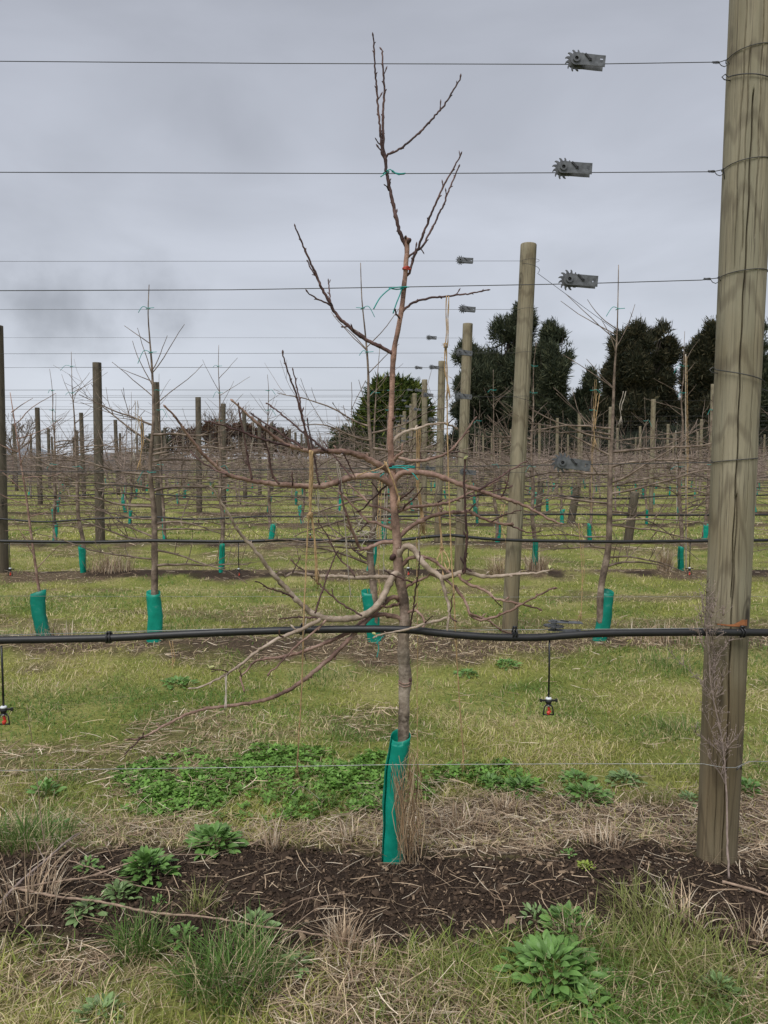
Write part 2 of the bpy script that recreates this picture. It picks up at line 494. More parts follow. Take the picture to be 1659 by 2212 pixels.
M['dry_stem'] = mat_simple('dry_stem', (0.30, 0.215, 0.155), 0.9, 0, 0.35, 60)
M['dry_weed'] = mat_simple('dry_weed', (0.29, 0.225, 0.195), 0.9, 0, 0.3, 60)
M['guard'] = mat_guard()
M['blade'] = mat_tint('grass_blades', 0.55, 0.35)
M['straw'] = mat_tint('straw', 0.75, 0.2, 0.2)
M['mulch'] = mat_tint('mulch_chips', 0.85, 0.0, 0.2)
M['needle'] = mat_tint('needles', 0.7, 0.2, 0.15)
M['clover'] = mat_tint('clover', 0.5, 0.3)
M['leaf'] = mat_leaf('weed_leaf', (0.120, 0.245, 0.055), (0.190, 0.335, 0.090))
M['leaf_pale'] = mat_leaf('weed_leaf_pale', (0.16, 0.26, 0.085), (0.25, 0.36, 0.15))
M['leaf_lime'] = mat_leaf('weed_leaf_lime', (0.26, 0.34, 0.045), (0.33, 0.40, 0.08))
M['bark_wind'] = mat_simple('windbreak_bark', (0.07, 0.055, 0.045), 0.9, 0, 0.3, 6)
M['shed'] = mat_simple('shed_cladding', (0.16, 0.18, 0.20), 0.7, 0.1, 0.15, 1.2)
M['shed_roof'] = mat_simple('shed_roof', (0.23, 0.26, 0.29), 0.6, 0.2, 0.15, 1.2)
M['shed_door'] = mat_simple('shed_door', (0.09, 0.10, 0.11), 0.7, 0.1, 0.15, 1.2)

def mat_ground():
    m, nt, bs, _ = mat_new('orchard_floor')
    tc = nd(nt, 'ShaderNodeTexCoord'); v = tc.outputs['Object']
    at_ = nd(nt, 'ShaderNodeVertexColor', layer_name='cover')
    sep = nd(nt, 'ShaderNodeSeparateColor'); nt.links.new(at_.outputs['Color'], sep.inputs[0])
    n1 = noise(nt, v, 1.3, 6, 0.6); n2 = noise(nt, v, 45, 5, 0.7); n3 = noise(nt, v, 9, 5, 0.65); n4 = noise(nt, v, 170, 3, 0.7)
    grass = ramp(nt, n1, [(0.30, (0.140, 0.175, 0.036)), (0.5, (0.26, 0.265, 0.072)), (0.72, (0.43, 0.37, 0.170))])
    grass = mixc(nt, ramp(nt, n2, [(0.36, (0.8, ) * 3), (0.6, (0, 0, 0))]), grass, mixc(nt, 1.0, grass, (0.42, 0.46, 0.38), 'MULTIPLY'))
    straw = ramp(nt, n2, [(0.3, (0.040, 0.027, 0.019)), (0.55, (0.12, 0.085, 0.058)), (0.75, (0.30, 0.22, 0.15))])
    soil = ramp(nt, n3, [(0.3, (0.016, 0.010, 0.007)), (0.6, (0.036, 0.024, 0.017)), (0.8, (0.065, 0.045, 0.033))])
    soil = mixc(nt, ramp(nt, n4, [(0.45, (0, 0, 0)), (0.72, (0.5, ) * 3)]), soil, (0.11, 0.08, 0.062))
    c = mixc(nt, sep.outputs[1], grass, straw)
    c = mixc(nt, sep.outputs[0], c, soil)
    nt.links.new(c, bs.inputs['Base Color'])
    bs.inputs['Roughness'].default_value = 0.95; bs.inputs['Specular IOR Level'].default_value = 0.15
    hb = nd(nt, 'ShaderNodeMath', operation='ADD'); nt.links.new(n2, hb.inputs[0]); nt.links.new(n4, hb.inputs[1])
    bump(nt, bs, hb.outputs[0], 0.7, 0.012)
    return m
M['ground'] = mat_ground()

# ------------------------------------------------------------------ ground: one sheet to the horizon
xs = np.unique(np.concatenate([np.linspace(-2.6, 2.6, 240), np.linspace(-9, 9, 150), np.linspace(-60, 60, 60), np.linspace(-900, 900, 30)]))
ys = np.unique(np.concatenate([np.linspace(-1.5, 4.5, 280), np.linspace(4.5, 12, 150), np.linspace(12, 30, 90), np.linspace(30, 80, 50), np.linspace(80, 1500, 30), np.array([-60., -20., -6.])]))
GX, GY = np.meshgrid(xs, ys)
GZ = ground_h(GX, GY)
nx, ny = len(xs), len(ys)
idx = np.arange(nx * ny).reshape(ny, nx)
quads = np.stack([idx[:-1, :-1], idx[:-1, 1:], idx[1:, 1:], idx[1:, :-1]], -1).reshape(-1, 4)
gnd = soup('ground', np.stack([GX, GY, GZ], -1).reshape(-1, 3), quads, M['ground'], smooth=True)
ca = gnd.data.color_attributes.new('cover', 'FLOAT_COLOR', 'POINT')
cov = np.zeros((nx * ny, 4), np.float32); cov[:, 3] = 1
far = (GY.ravel() < 62)
cov[:, 0] = soil_m(GX, GY).ravel() * far; cov[:, 1] = straw_m(GX, GY).ravel() * far
ca.data.foreach_set('color', cov.ravel())
tag(gnd, 'grassy orchard floor with straw and dark mulch strips under the tree rows', 'ground', kind='structure')

# ------------------------------------------------------------------ posts
rnd = random.Random(5)
def post_mesh(name, h, r0, r1, mat, cracks=(), seg=28, rings=24, seed=1, sink=0.15, cut_mat=None):
    """round post, foot at z=0; cracks: list of functions z -> angle (or None), cut as real grooves"""
    rg = random.Random(seed)
    zs = [-sink] + [h * i / rings for i in range(rings + 1)]
    ph = [rg.uniform(0, 6.28) for _ in range(4)]
    V, Fc = [], []
    for z in zs:
        t = max(z, 0) / h
        r = r0 + (r1 - r0) * t
        for k in range(seg):
            a = 2 * math.pi * k / seg
            q = r * (1 + 0.012 * math.sin(2 * a + ph[0] + z * 0.7) + 0.007 * math.sin(5 * a + ph[1] + z * 1.9) + 0.004 * math.sin(9 * a + ph[2] - z * 3))
            for (fn, w, d) in cracks:
                ca_ = fn(z)
                if ca_ is None: continue
                da = abs((a - ca_ + math.pi) % (2 * math.pi) - math.pi)
                if da < w: q -= d * (1 - da / w)
            V.append((q * math.cos(a), q * math.sin(a), z))
    n = len(zs)
    for i in range(n - 1):
        for k in range(seg):
            k2 = (k + 1) % seg
            Fc.append((i * seg + k, i * seg + k2, (i + 1) * seg + k2, (i + 1) * seg + k))
    # slightly bevelled sawn top
    b = len(V)
    for k in range(seg):
        x, y, z = V[(n - 1) * seg + k]
        V.append((x * 0.95, y * 0.95, z + 0.006))
    for k in range(seg):
        k2 = (k + 1) % seg
        Fc.append(((n - 1) * seg + k, (n - 1) * seg + k2, b + k2, b + k))
    top = len(Fc)
    Fc.append(tuple(b + k for k in range(seg)))
    me = bpy.data.meshes.new(name); me.from_pydata(V, [], Fc)
    me.polygons.foreach_set('use_smooth', [True] * len(Fc))
    me.materials.append(mat); me.materials.append(cut_mat or M['post_cut'])
    me.polygons[top].material_index = 1; me.polygons[top].use_smooth = False
    me.update()
    return me

def END_X(D): return 1.05 - 0.010 * D
LEAN = {1: R(2.5), 2: R(1.6), 3: R(1.2)}
def WIRE_X(i, D, z): return END_X(D) + z * math.tan(LEAN.get(i, R(0.8)))
def row_txt(i): return 'trellis row %s' % NUM[i]

# big cracked post of the front row
FP = on_ground(1547, 1880); FP.y = 2.65; FP.x = at(1547, 1870, 2.65).x; FP.z = g1(FP.x, FP.y)
FLEAN = R(0.75)
def FPX(z): return FP.x + (z - FP.z) * math.tan(FLEAN)
def crk(a0, z0, z1, wob, s):
    def fn(z):
        if z < z0 or z > z1: return None
        return R(a0) + wob * math.sin(z * 2.3 + s) + wob * 0.4 * math.sin(z * 9 + s * 2) + 0.02 * math.sin(z * 31 + s)
    return fn
main_cracks = [(crk(-107, 0.95, 2.62, 0.05, 0.4), 0.036, 0.034), (crk(-100, -1, 1.30, 0.05, 2.0), 0.036, 0.026),
               (crk(-136, 2.05, 3.0, 0.05, 1.0), 0.030, 0.012), (crk(-92, 2.15, 3.1, 0.03, 3.0), 0.030, 0.016), (crk(-146, 0.2, 1.5, 0.03, 5.0), 0.030, 0.006),
               (crk(-120, 2.1, 2.75, 0.03, 4.0), 0.030, 0.012), (crk(-74, 1.2, 2.3, 0.03, 6.0), 0.030, 0.008), (crk(-125, -1, 0.7, 0.04, 7.0), 0.03, 0.008)]
pf = link('trellis_post', post_mesh('trellis_post', 3.1, 0.0665, 0.0790, M['post_front'], main_cracks, 300, 220, 3), None, FP)
pf.rotation_euler = (0, FLEAN, 0)
tag(pf, 'thick round timber post with long vertical cracks standing in dark mulch', 'post', 'round timber trellis posts')
# fresh orange-brown scar above the pipe, a thin flake following the round of the post
mb = MB()
zs_ = at(1570, 1353, 2.58).z - FP.z
sc_out = [(-142, zs_), (-128, zs_), (-112, zs_), (-97, zs_), (-84, zs_), (-74, zs_), (-64, zs_), (-54, zs_)]
sc_top = [zs_ + .003, zs_ + .005, zs_ + .005, zs_ + .008, zs_ + .016, zs_ + .024, zs_ + .021, zs_ + .022]
for (a, z), zt in zip(sc_out, sc_top):
    for zz in (z, zt):
        rr = 0.0665 + .0125 * zz / 3.1 + .0022
        mb.v.append(Vector((rr * math.cos(R(a)), rr * math.sin(R(a)), zz)))
for i in range(len(sc_out) - 1): mb.f.append((2 * i, 2 * i + 2, 2 * i + 3, 2 * i + 1))
o = mb.build('bark_scar', M['chip'], pf); tag(o, 'orange brown fresh scar above the black pipe')

# the other posts
pm_end = [post_mesh('trellis_post', 3.1, 0.062, 0.061, M['post_end'], [(crk(-80 + 17 * k, -1, 3.2, 0.08, k), 0.10, 0.016), (crk(-125 + 21 * k, 0.8, 2.4, 0.05, k + 3), 0.10, 0.010)], 72, 60, 20 + k) for k in range(3)]
pm_old = [post_mesh('trellis_post', 3.1, 0.078, 0.072, M['post_old'], [(crk(-100 + 25 * k, -1, 3.2, 0.08, k), 0.16, 0.005)], 40, 30, 30 + k) for k in range(3)]
posts_at = {0: [END_X(2.65)]}
for i, D in enumerate(ROWS):
    if i == 0: continue
    lst = []
    half = 0.52 * D + 1.5
    k = 0
    X = END_X(D)
    while X > -half:
        lst.append((X, k == 0)); X -= 5.8; k += 1
    X = END_X(D) + 6.3
    while X < half + 0.5:
        lst.append((X, True)); X += 5.8
    posts_at[i] = [p[0] for p in lst]
    for j, (X, end) in enumerate(lst):
        if i == 1 and not end: continue
        x = X + rnd.uniform(-0.05, 0.05) * (j > 0)
        me = rnd.choice(pm_end if end else pm_old)
        o = link('trellis_post', me, None, (x, D, g1(x, D) - 0.02))
        o.scale = (1, 1, rnd.uniform(0.97, 1.02) if i > 2 else 1.0)
        o.rotation_euler = (R(rnd.uniform(-.5, .5)), LEAN.get(i, R(.8)) if j == 0 else R(rnd.uniform(-.9, .9)), rnd.uniform(0, 0.5) if i < 4 else rnd.uniform(0, 6.28))
        if j == 0:
            lab = 'slim yellowish end post where the wires of %s stop' % row_txt(i)
        elif end:
            lab = 'slim timber post, %s beyond the anchor stump of %s' % (['first', 'second', 'third', 'fourth', 'fifth', 'sixth'][sum(1 for q in lst[:j] if q[1]) - 1], row_txt(i))
        else:
            lab = 'dark weathered round post, %s along the wires from the end post of %s' % (['first', 'second', 'third', 'fourth', 'fifth', 'sixth'][j - 1], row_txt(i))
        tag(o, lab, 'post', 'round timber trellis posts')

# stay anchors: short leaning stumps with a wire up to each end post
pm_st = [post_mesh('anchor_post', 0.84, 0.085, 0.082, M['post_old'], [(crk(-70, -1, 2, 0.1, 1), 0.16, 0.008)], 36, 10, 40),
         post_mesh('anchor_post', 0.84, 0.075, 0.072, M['post_old'], [(crk(-100, -1, 2, 0.1, 2), 0.16, 0.008)], 36, 10, 41)]
ANCH = {}
for i, D in enumerate(ROWS[:9]):
    x = END_X(D) + 3.27 + rnd.uniform(-0.08, 0.08)
    if i == 3: x = 4.18
    if i == 4: x = 4.12
    ANCH[i] = x
    o = link('anchor_post', pm_st[i % 2], None, (x, D, g1(x, D)))
    o.rotation_euler = (R(rnd.uniform(-2, 2)), R(rnd.uniform(4, 9)), 0)
    tag(o, 'short dark leaning anchor stump holding the stay of %s' % row_txt(i), 'post', 'short anchor stumps beyond the end posts')
    for n_, z in enumerate((2.98, 2.02)):
        mb = MB()
        r_ = 0.066 if i else 0.080
        X0 = (FPX((2.757, 1.80)[n_]) if i == 0 else WIRE_X(i, D, z)); z0 = z + (0.05 if i == 0 else 0) - (0.05 if n_ else 0)
        if i == 0: z0 = (2.757, 1.80)[n_]
        ring = []
        for k in range(15):
            a = math.pi * (1.15 + 1.0 * k / 14) - (0.3 if i == 0 else 0)
            ring.append((X0 + (r_ + .003) * math.cos(a), D + (r_ + .003) * math.sin(a), z0 - 0.06 * (k / 14)))
        if i == 0:
            e0 = ring[0]
            ring = [(e0[0] + .006, e0[1] + .0, e0[2] - .012), (e0[0] - .016, e0[1] - .004, e0[2] - .010), (e0[0] - .022, e0[1], e0[2]), (e0[0] - .012, e0[1] - .002, e0[2] + .008)] + ring
        end = (x - 0.05, D - 0.05, 0.72 - 0.1 * n_)
        mb.tube(ring + [end], 0.0019 if i < 3 else 0.002, 5)
        o = mb.build('stay_wire', M['wire'], None)
        tag(o, 'thin %s stay wire slanting from the end post of %s to its stump' % (('upper', 'lower')[n_], row_txt(i)), 'wire', 'slanting stay wires')

# ------------------------------------------------------------------ trellis wires, pipes, strainers
# front row: heights read off the photograph's own front wires
front_w = [[(-40, 132), (600, 137), (1240, 139), (1555, 134), (1575, 128)], [(-40, 372), (850, 375), (1230, 373), (1540, 371), (1562, 366)],
           [(-40, 628), (500, 626), (870, 620), (1245, 613), (1515, 605), (1545, 600)], [(-40, 1019), (500, 1016), (1220, 1004), (1525, 999)]]
WN = ['top', 'second', 'third', 'fourth', 'fifth']
for n_, pl in enumerate(front_w):
    pts = [at(x, y, 2.65) for x, y in pl]
    mb = MB()
    zc = pts[-1].z
    rr = 0.0665 + 0.0125 * (zc - FP.z) / 3.1 + 0.003
    fx = FPX(zc)
    # the wire goes once round the post and is twisted back on itself
    loop = []
    for k in range(25):
        a = math.pi - (-1) * 0.0 - 2 * math.pi * k / 24 * -1
        loop.append(Vector((fx + rr * math.cos(a), FP.y + rr * math.sin(a), zc + 0.014 * math.sin(math.pi * k / 24) + 0.004 * k / 24)))
    if n_ == 3: pts = pts[:-1] + [Vector((fx - rr - 0.02, 2.65, zc))]
    else: pts = [p for p in pts if p.x < fx - rr - 0.015]
    k0 = pts[-1].lerp(loop[0], 0.0) if n_ == 3 else loop[0] + (pts[-1] - loop[0]).normalized() * 0.032
    mb.tube(pts + loop, 0.00145, 6)
    w = mb.build('trellis_wire', M['wire'])
    tag(w, '%s wire of the front row tied round the cracked post' % WN[n_], 'wire', 'trellis wires of row one')
    if n_ < 3:
        mb = MB()
        mb.tube([k0 + Vector((-0.02 + 0.022 * t / 24, 0.0035 * math.cos(t * 1.5), 0.0035 * math.sin(t * 1.5))) for t in range(25)], 0.0014, 5)
        mb.tube([k0 + Vector(q) for q in ((0, 0, 0), (.008, -.004, -.012), (.018, -.005, -.016), (.028, -.004, -.010), (.03, -.003, .004), (.034, -.004, -.026 if n_ == 1 else -.008))], 0.0014, 5)
        mb.build('knot', M['wire'], w)
# carrier wire for the pipe and the low wire
mb = MB(); mb.tube([at(x, y, 2.64) for x, y in ((-60, 1374), (500, 1358), (980, 1361), (1200, 1360), (1320, 1359), (1545, 1357))] + [(FP.x - .05, 2.575, at(1545, 1357, 2.6).z), (FP.x, 2.568, at(1545, 1357, 2.6).z)], 0.0012, 6)
tag(mb.build('carrier_wire', M['wire_pale']), 'pale thin wire just above the black irrigation pipe of the front row', 'wire')
mb = MB(); mb.tube([at(x, y, 2.60) for x, y in ((-60, 1665), (500, 1658), (830, 1652), (1240, 1650), (1520, 1650))] + [(FP.x - .055, 2.585, at(1520, 1650, 2.6).z), (FP.x - .02, 2.568, at(1520, 1650, 2.6).z), (FP.x + .02, 2.568, at(1520, 1650, 2.6).z), (FP.x + .062, 2.60, at(1520, 1650, 2.6).z), (FP.x + .09, 2.62, at(1520, 1650, 2.6).z), (2.3, 2.62, at(1520, 1648, 2.6).z)], 0.0012, 6)
lw = mb.build('low_wire', M['wire_pale']); tag(lw, 'low pale wire crossing the green tree guard of the front row', 'wire')
mb = MB(); z_ = at(1520, 1650, 2.6).z
mb.tube([(FP.x + .022, 2.566, z_ - .008), (FP.x + .030, 2.562, z_ + .006), (FP.x + .038, 2.566, z_ + .006), (FP.x + .040, 2.572, z_ - .008)], 0.0022, 5)
mb.build('staple', M['galv'], lw)

# black pipe of the front row
pp = [(-90, 1386), (0, 1383), (120, 1381), (240, 1378), (400, 1370), (520, 1365), (690, 1360), (830, 1359), (900, 1362), (960, 1369), (1060, 1376), (1160, 1377), (1230, 1372), (1310, 1368), (1450, 1366), (1600, 1366), (1760, 1368)]
P_, R_ = smooth_path([(*at(x, y, 2.55), 0.0128) for x, y in pp], 0.02)
mb = MB(); mb.tube(P_, R_, 16)
fpipe = mb.build('irrigation_pipe', M['pipe']); tag(fpipe, 'thick black irrigation pipe crossing the cracked post in the front row', 'pipe', 'black irrigation pipes')
for (x, y) in ((236, 1378), (1112, 1367), (1604, 1366), (655, 1361)):
    c = at(x, y, 2.55); mb = MB()
    for dx in (-.006, .004):
        mb.tube([c + Vector((dx + 0.002 * math.sin(k), 0.0155 * math.cos(k * math.pi / 8), 0.0155 * math.sin(k * math.pi / 8))) for k in range(17)], 0.0032, 6)
    mb.box(c + Vector((0.0, 0, 0.019)), (0.014, 0.010, 0.007))
    mb.build('pipe_clip', M['black'], fpipe)

# wheel strainers
def strainer_meshes():
    d = {}
    mb = MB(); out = []
    T = 12
    for k in range(T):                      # curved ratchet teeth
        a0 = 2 * math.pi * k / T
        for da, rr in ((0.0, .0245), (0.08, .0290), (0.20, .0345), (0.34, .0380), (0.40, .0372), (0.33, .0310), (0.40, .0250)):
            out.append((rr * math.cos(a0 + da), rr * math.sin(a0 + da)))
    mb.prism(out, -0.0022, 0.0022); d['wheel'] = mb.mesh('ratchet_wheel', M['galv'], False)
    def plate(y0, y1):
        q = MB(); o = []
        for k in range(13):
            a = math.pi / 2 + math.pi * k / 12
            o.append((0.0215 * math.cos(a), 0.0215 * math.sin(a)))
        o += [(0.030, -0.0195), (0.078, -0.0205), (0.078, 0.0185), (0.030, 0.0195)]
        q.prism(o, y0, y1)
        # plate end with a square hole left open
        q.box((0.0905, (y0 + y1) / 2, 0.0130), (0.025, abs(y1 - y0), 0.0110)); q.box((0.0905, (y0 + y1) / 2, -0.0130), (0.025, abs(y1 - y0), 0.0150))
        q.box((0.0808, (y0 + y1) / 2, 0.0010), (0.0056, abs(y1 - y0), 0.0130)); q.box((0.0988, (y0 + y1) / 2, 0.0010), (0.0084, abs(y1 - y0), 0.0130))
        return q
    q = plate(-0.0165, -0.0142); q2 = plate(0.0142, 0.0165)
    b = len(q.v); q.v += q2.v; q.f += [tuple(i + b for i in f) for f in q2.f]
    d['frame'] = q.mesh('frame', M['galv'], False)
    mb = MB()
    def ringpts(r, y, n=20): return [Vector((r * math.cos(2 * math.pi * k / n), y, r * math.sin(2 * math.pi * k / n))) for k in range(n)]
    for (ro, ri, y0, y1) in ((0.0125, 0.0062, -0.0215, -0.0160),):
        b = len(mb.v)
        for p in (ringpts(ro, y1), ringpts(ro, y0), ringpts(ri, y0), ringpts(ri, y1)): mb.v += p
        for s_ in range(3):
            for k in range(20):
                k2 = (k + 1) % 20
                mb.f.append((b + s_ * 20 + k, b + s_ * 20 + k2, b + (s_ + 1) * 20 + k2, b + (s_ + 1) * 20 + k))
    d['hub'] = mb.mesh('hub', M['galv'], False)
    mb = MB(); mb.tube([(0, -0.0175, 0), (0, 0.0175, 0)], 0.0085, 14)
    d['spool'] = mb.mesh('spool', M['galv_dark'])
    mb = MB(); mb.tube([(.0102 * math.cos(t * .7), -.013 + .026 * t / 70, .0102 * math.sin(t * .7)) for t in range(71)], .0016, 5)
    d['coil'] = mb.mesh('wire_coil', M['wire_pale'])
    mb = MB(); mb.box((0.040, -0.0185, 0.0085), (0.030, 0.0035, 0.0060), Matrix.Rotation(R(42), 3, 'Y')); mb.box((0.049, -0.0185, 0.0005), (0.010, 0.0035, 0.0075), Matrix.Rotation(R(5), 3, 'Y'))
    d['pawl'] = mb.mesh('pawl', M['galv_dark'], False)
    return d
SM = strainer_meshes()
def strainer(loc, tilt, label, group, s=1.0, rx=0.0, simple=False):
    t = empty('wire_strainer', loc)
    t.rotation_euler = (rx, tilt, 0); t.scale = (s, s, s)
    for k, nm in (('wheel', 'ratchet_wheel'), ('frame', 'frame'), ('hub', 'hub'), ('spool', 'spool'), ('coil', 'wire_coil'), ('pawl', 'pawl')):
        if simple and k in ('hub', 'spool', 'pawl', 'coil'): continue
        link(nm, SM[k], t)
    return tag(t, label, 'strainer', group)
for n_, (x, y) in enumerate(((1243, 131), (1215, 364), (1228, 605), (1213, 999))):
    strainer(at(x, y, 2.65) , R((5, 3, 4, 7)[n_]), 'toothed grey wheel strainer on the %s wire of the front row' % WN[n_], 'wheel strainers of row one', 0.93)
strainer(at(1196, 1352, 2.64), R(2), 'grey wheel strainer lying flat above the black pipe of the front row', 'wheel strainers of row one', 0.95, R(-91))

# other rows
WH = [3.005, 2.64, 2.31, 1.975, 1.39]
for i, D in enumerate(ROWS):
    if i == 0: continue
    half = 0.52 * D + 2.5
    X1 = END_X(D)
    rad = 0.0014 if i < 3 else 0.0021 if i < 9 else 0.0026
    hs = WH if i < 10 else WH[:3] + WH[4:]
    for n_, z in enumerate(hs):
        mb = MB()
        z0 = z + rnd.uniform(-.03, .03) * (i > 1)
        X1 = WIRE_X(i, D, z0)
        line = [(-half, D, z0 + rnd.uniform(-.02, .02)), (-half * .5, D, z0 + rnd.uniform(-.008, .008)), (X1 - .075, D, z0)]
        rr = 0.066
        if i < 6: line += [(X1 + rr * math.cos(math.pi + 2 * math.pi * k / 12), D + rr * math.sin(math.pi + 2 * math.pi * k / 12), z0 + .002 * k / 12) for k in range(13)]
        mb.tube(line, rad, 5 if i < 5 else 4)
        tag(mb.build('trellis_wire', M['wire']), '%s wire of %s stretched to its end post' % (WN[n_], row_txt(i)), 'wire', 'trellis wires of %s' % row_txt(i))
        if i < 9:
            strainer((END_X(D) - 0.38 + rnd.uniform(-.03, .03) - (.03 if n_ == 2 else 0), D, z0 + .005), R(rnd.uniform(2, 6)), 'toothed grey wheel strainer on the %s wire of %s' % (WN[n_], row_txt(i)),
                     'wheel strainers of %s' % row_txt(i), 0.95, 0, i > 3)
        if i >= 4 and half > 7:
            mb = MB(); mb.tube([(X1 + 6.3, D, z0), (half + 2, D, z0 + .01)], rad, 4)
            tag(mb.build('trellis_wire', M['wire']), '%s wire of %s beyond the anchor stumps' % (WN[n_], row_txt(i)), 'wire', 'trellis wires of %s' % row_txt(i))
    # low wire
    if i < 6:
        mb = MB(); mb.tube([(-half, D - .05, .43), (X1, D - .065, .42), (half, D - .05, .43)], 0.0012, 4)
        tag(mb.build('low_wire', M['wire_pale']), 'low pale wire crossing the tree guards of %s' % row_txt(i), 'wire', 'low wires')
    # pipe
    pts = []
    x = -half
    ph = rnd.uniform(0, 6)
    while x < half + .1:
        pts.append((x, D - .03 - .07 * (abs(x - X1) < .4), .862 + .028 * math.sin(x * 1.1 + ph) + .018 * math.sin(x * 2.7 + ph * 2), 0.0122))
        x += 0.35
    if i == 1: pts = [(*at(x, y, 5.9), .0122) for x, y in ((-140, 1168), (0, 1169), (200, 1171), (330, 1168), (500, 1170), (640, 1166), (780, 1169), (870, 1166), (930, 1159), (975, 1156), (1040, 1163), (1110, 1167), (1300, 1170), (1480, 1169), (1659, 1167), (1800, 1168))]
    if i == 2: pts = [(*at(x, y, 9.6), .0122) for x, y in ((-140, 1120), (0, 1121), (60, 1126), (110, 1127), (200, 1121), (330, 1117), (420, 1122), (560, 1116), (680, 1116), (900, 1115), (1100, 1112), (1250, 1111), (1400, 1113), (1659, 1112), (1800, 1112))]
    P_, R_ = smooth_path(pts, 0.12)
    mb = MB(); mb.tube(P_, R_, 8 if i < 4 else 5)
    tag(mb.build('irrigation_pipe', M['pipe']), 'black irrigation pipe strung along %s' % row_txt(i), 'pipe', 'black irrigation pipes')

# hanging micro-sprinklers
def sprinkler_parts():
    d = {}
    mb = MB(); mb.tube([(0, 0, 0), (.0005, 0, -.10), (0, 0, -.208)], 0.0036, 8); d['drop_tube'] = (mb.mesh('drop_tube', M['black']),)
    mb = MB(); mb.tube([(0, 0, -.206), (0, 0, -.209), (0, 0, -.214)], [.007, .011, .011], 12); d['collar'] = (mb.mesh('collar', M['white']),)
    mb = MB(); mb.tube([(0, 0, -.213), (0, 0, -.221), (0, 0, -.232), (0, 0, -.236)], [.010, .012, .008, .012], 12)
    for s_ in (-1, 1): mb.box((s_ * .019, 0, -.218), (.020, .006, .006)); mb.box((s_ * .028, 0, -.218), (.007, .008, .011))
    d['body'] = (mb.mesh('body', M['black'], False),)
    mb = MB()
    for s_ in (-1, 1): mb.tube([(s_ * .006, 0, -.234), (s_ * .0145, 0, -.242), (s_ * .0175, 0, -.262), (s_ * .0180, 0, -.270)], .0026, 6)
    mb.tube([(-.020, 0, -.270), (.020, 0, -.270)], .0026, 6); d['bridge'] = (mb.mesh('bridge', M['black']),)
    mb = MB(); mb.tube([(0, 0, -.240), (.001, 0, -.247), (.003, 0, -.255), (0, 0, -.262), (0, 0, -.269)], [.003, .0055, .004, .007, .005], 8); mb.box((.004, -.002, -.258), (.010, .004, .006))
    d['spinner'] = (mb.mesh('spinner', M['red'], False),)
    return d
SP = sprinkler_parts()
def sprinkler(loc, label, s=1.0):
    t = empty('micro_sprinkler', loc); t.scale = (s, s, s)
    for k, (me,) in SP.items(): link(k, me, t)
    tag(t, label, 'sprinkler', 'hanging micro sprinklers')
sprinkler(at(1187, 1384, 2.55), 'black micro sprinkler with red spinner hanging below the flat strainer', 0.94)
sprinkler(at(3, 1395, 2.55), 'black micro sprinkler with red spinner hanging from the front pipe away from the strainer', 1.0)
sprinkler(at(515, 1173, 5.9), 'small sprinkler hanging from the pipe of trellis row two beside two tree guards', 0.95)
sprinkler(at(882, 1171, 5.9), 'small sprinkler hanging from the pipe of trellis row two behind the main trunk', 0.95)
sprinkler(at(1491, 1171, 5.9), 'small sprinkler hanging from the pipe of trellis row two near the cracked post', 0.95)
sprinkler(at(20, 1172, 5.9), 'small sprinkler hanging from the pipe of trellis row two before a dark post', 0.95)
sprinkler(at(670, 1119, 9.6), 'small sprinkler hanging from the pipe of trellis row three', 0.95)

# ------------------------------------------------------------------ main apple tree
D1 = 2.65
PXM = D1 / F                        # metres per drawing unit at the front row
trng = random.Random(77)
tree = empty('apple_tree', (at(850, 1850, D1).x, D1, g1(at(850, 1850, D1).x, D1)))
tag(tree, 'bare spreading apple tree with green sleeved trunk tied to the front row wires', 'apple tree')
def T(x, y, dy=0.0, w=None): 
    p = at(x, y, D1 + dy)
    return (p.x - tree.location.x, p.y - tree.location.y, p.z - tree.location.z, None if w is None else w * PXM * 0.5 * (D1 + dy) / D1)

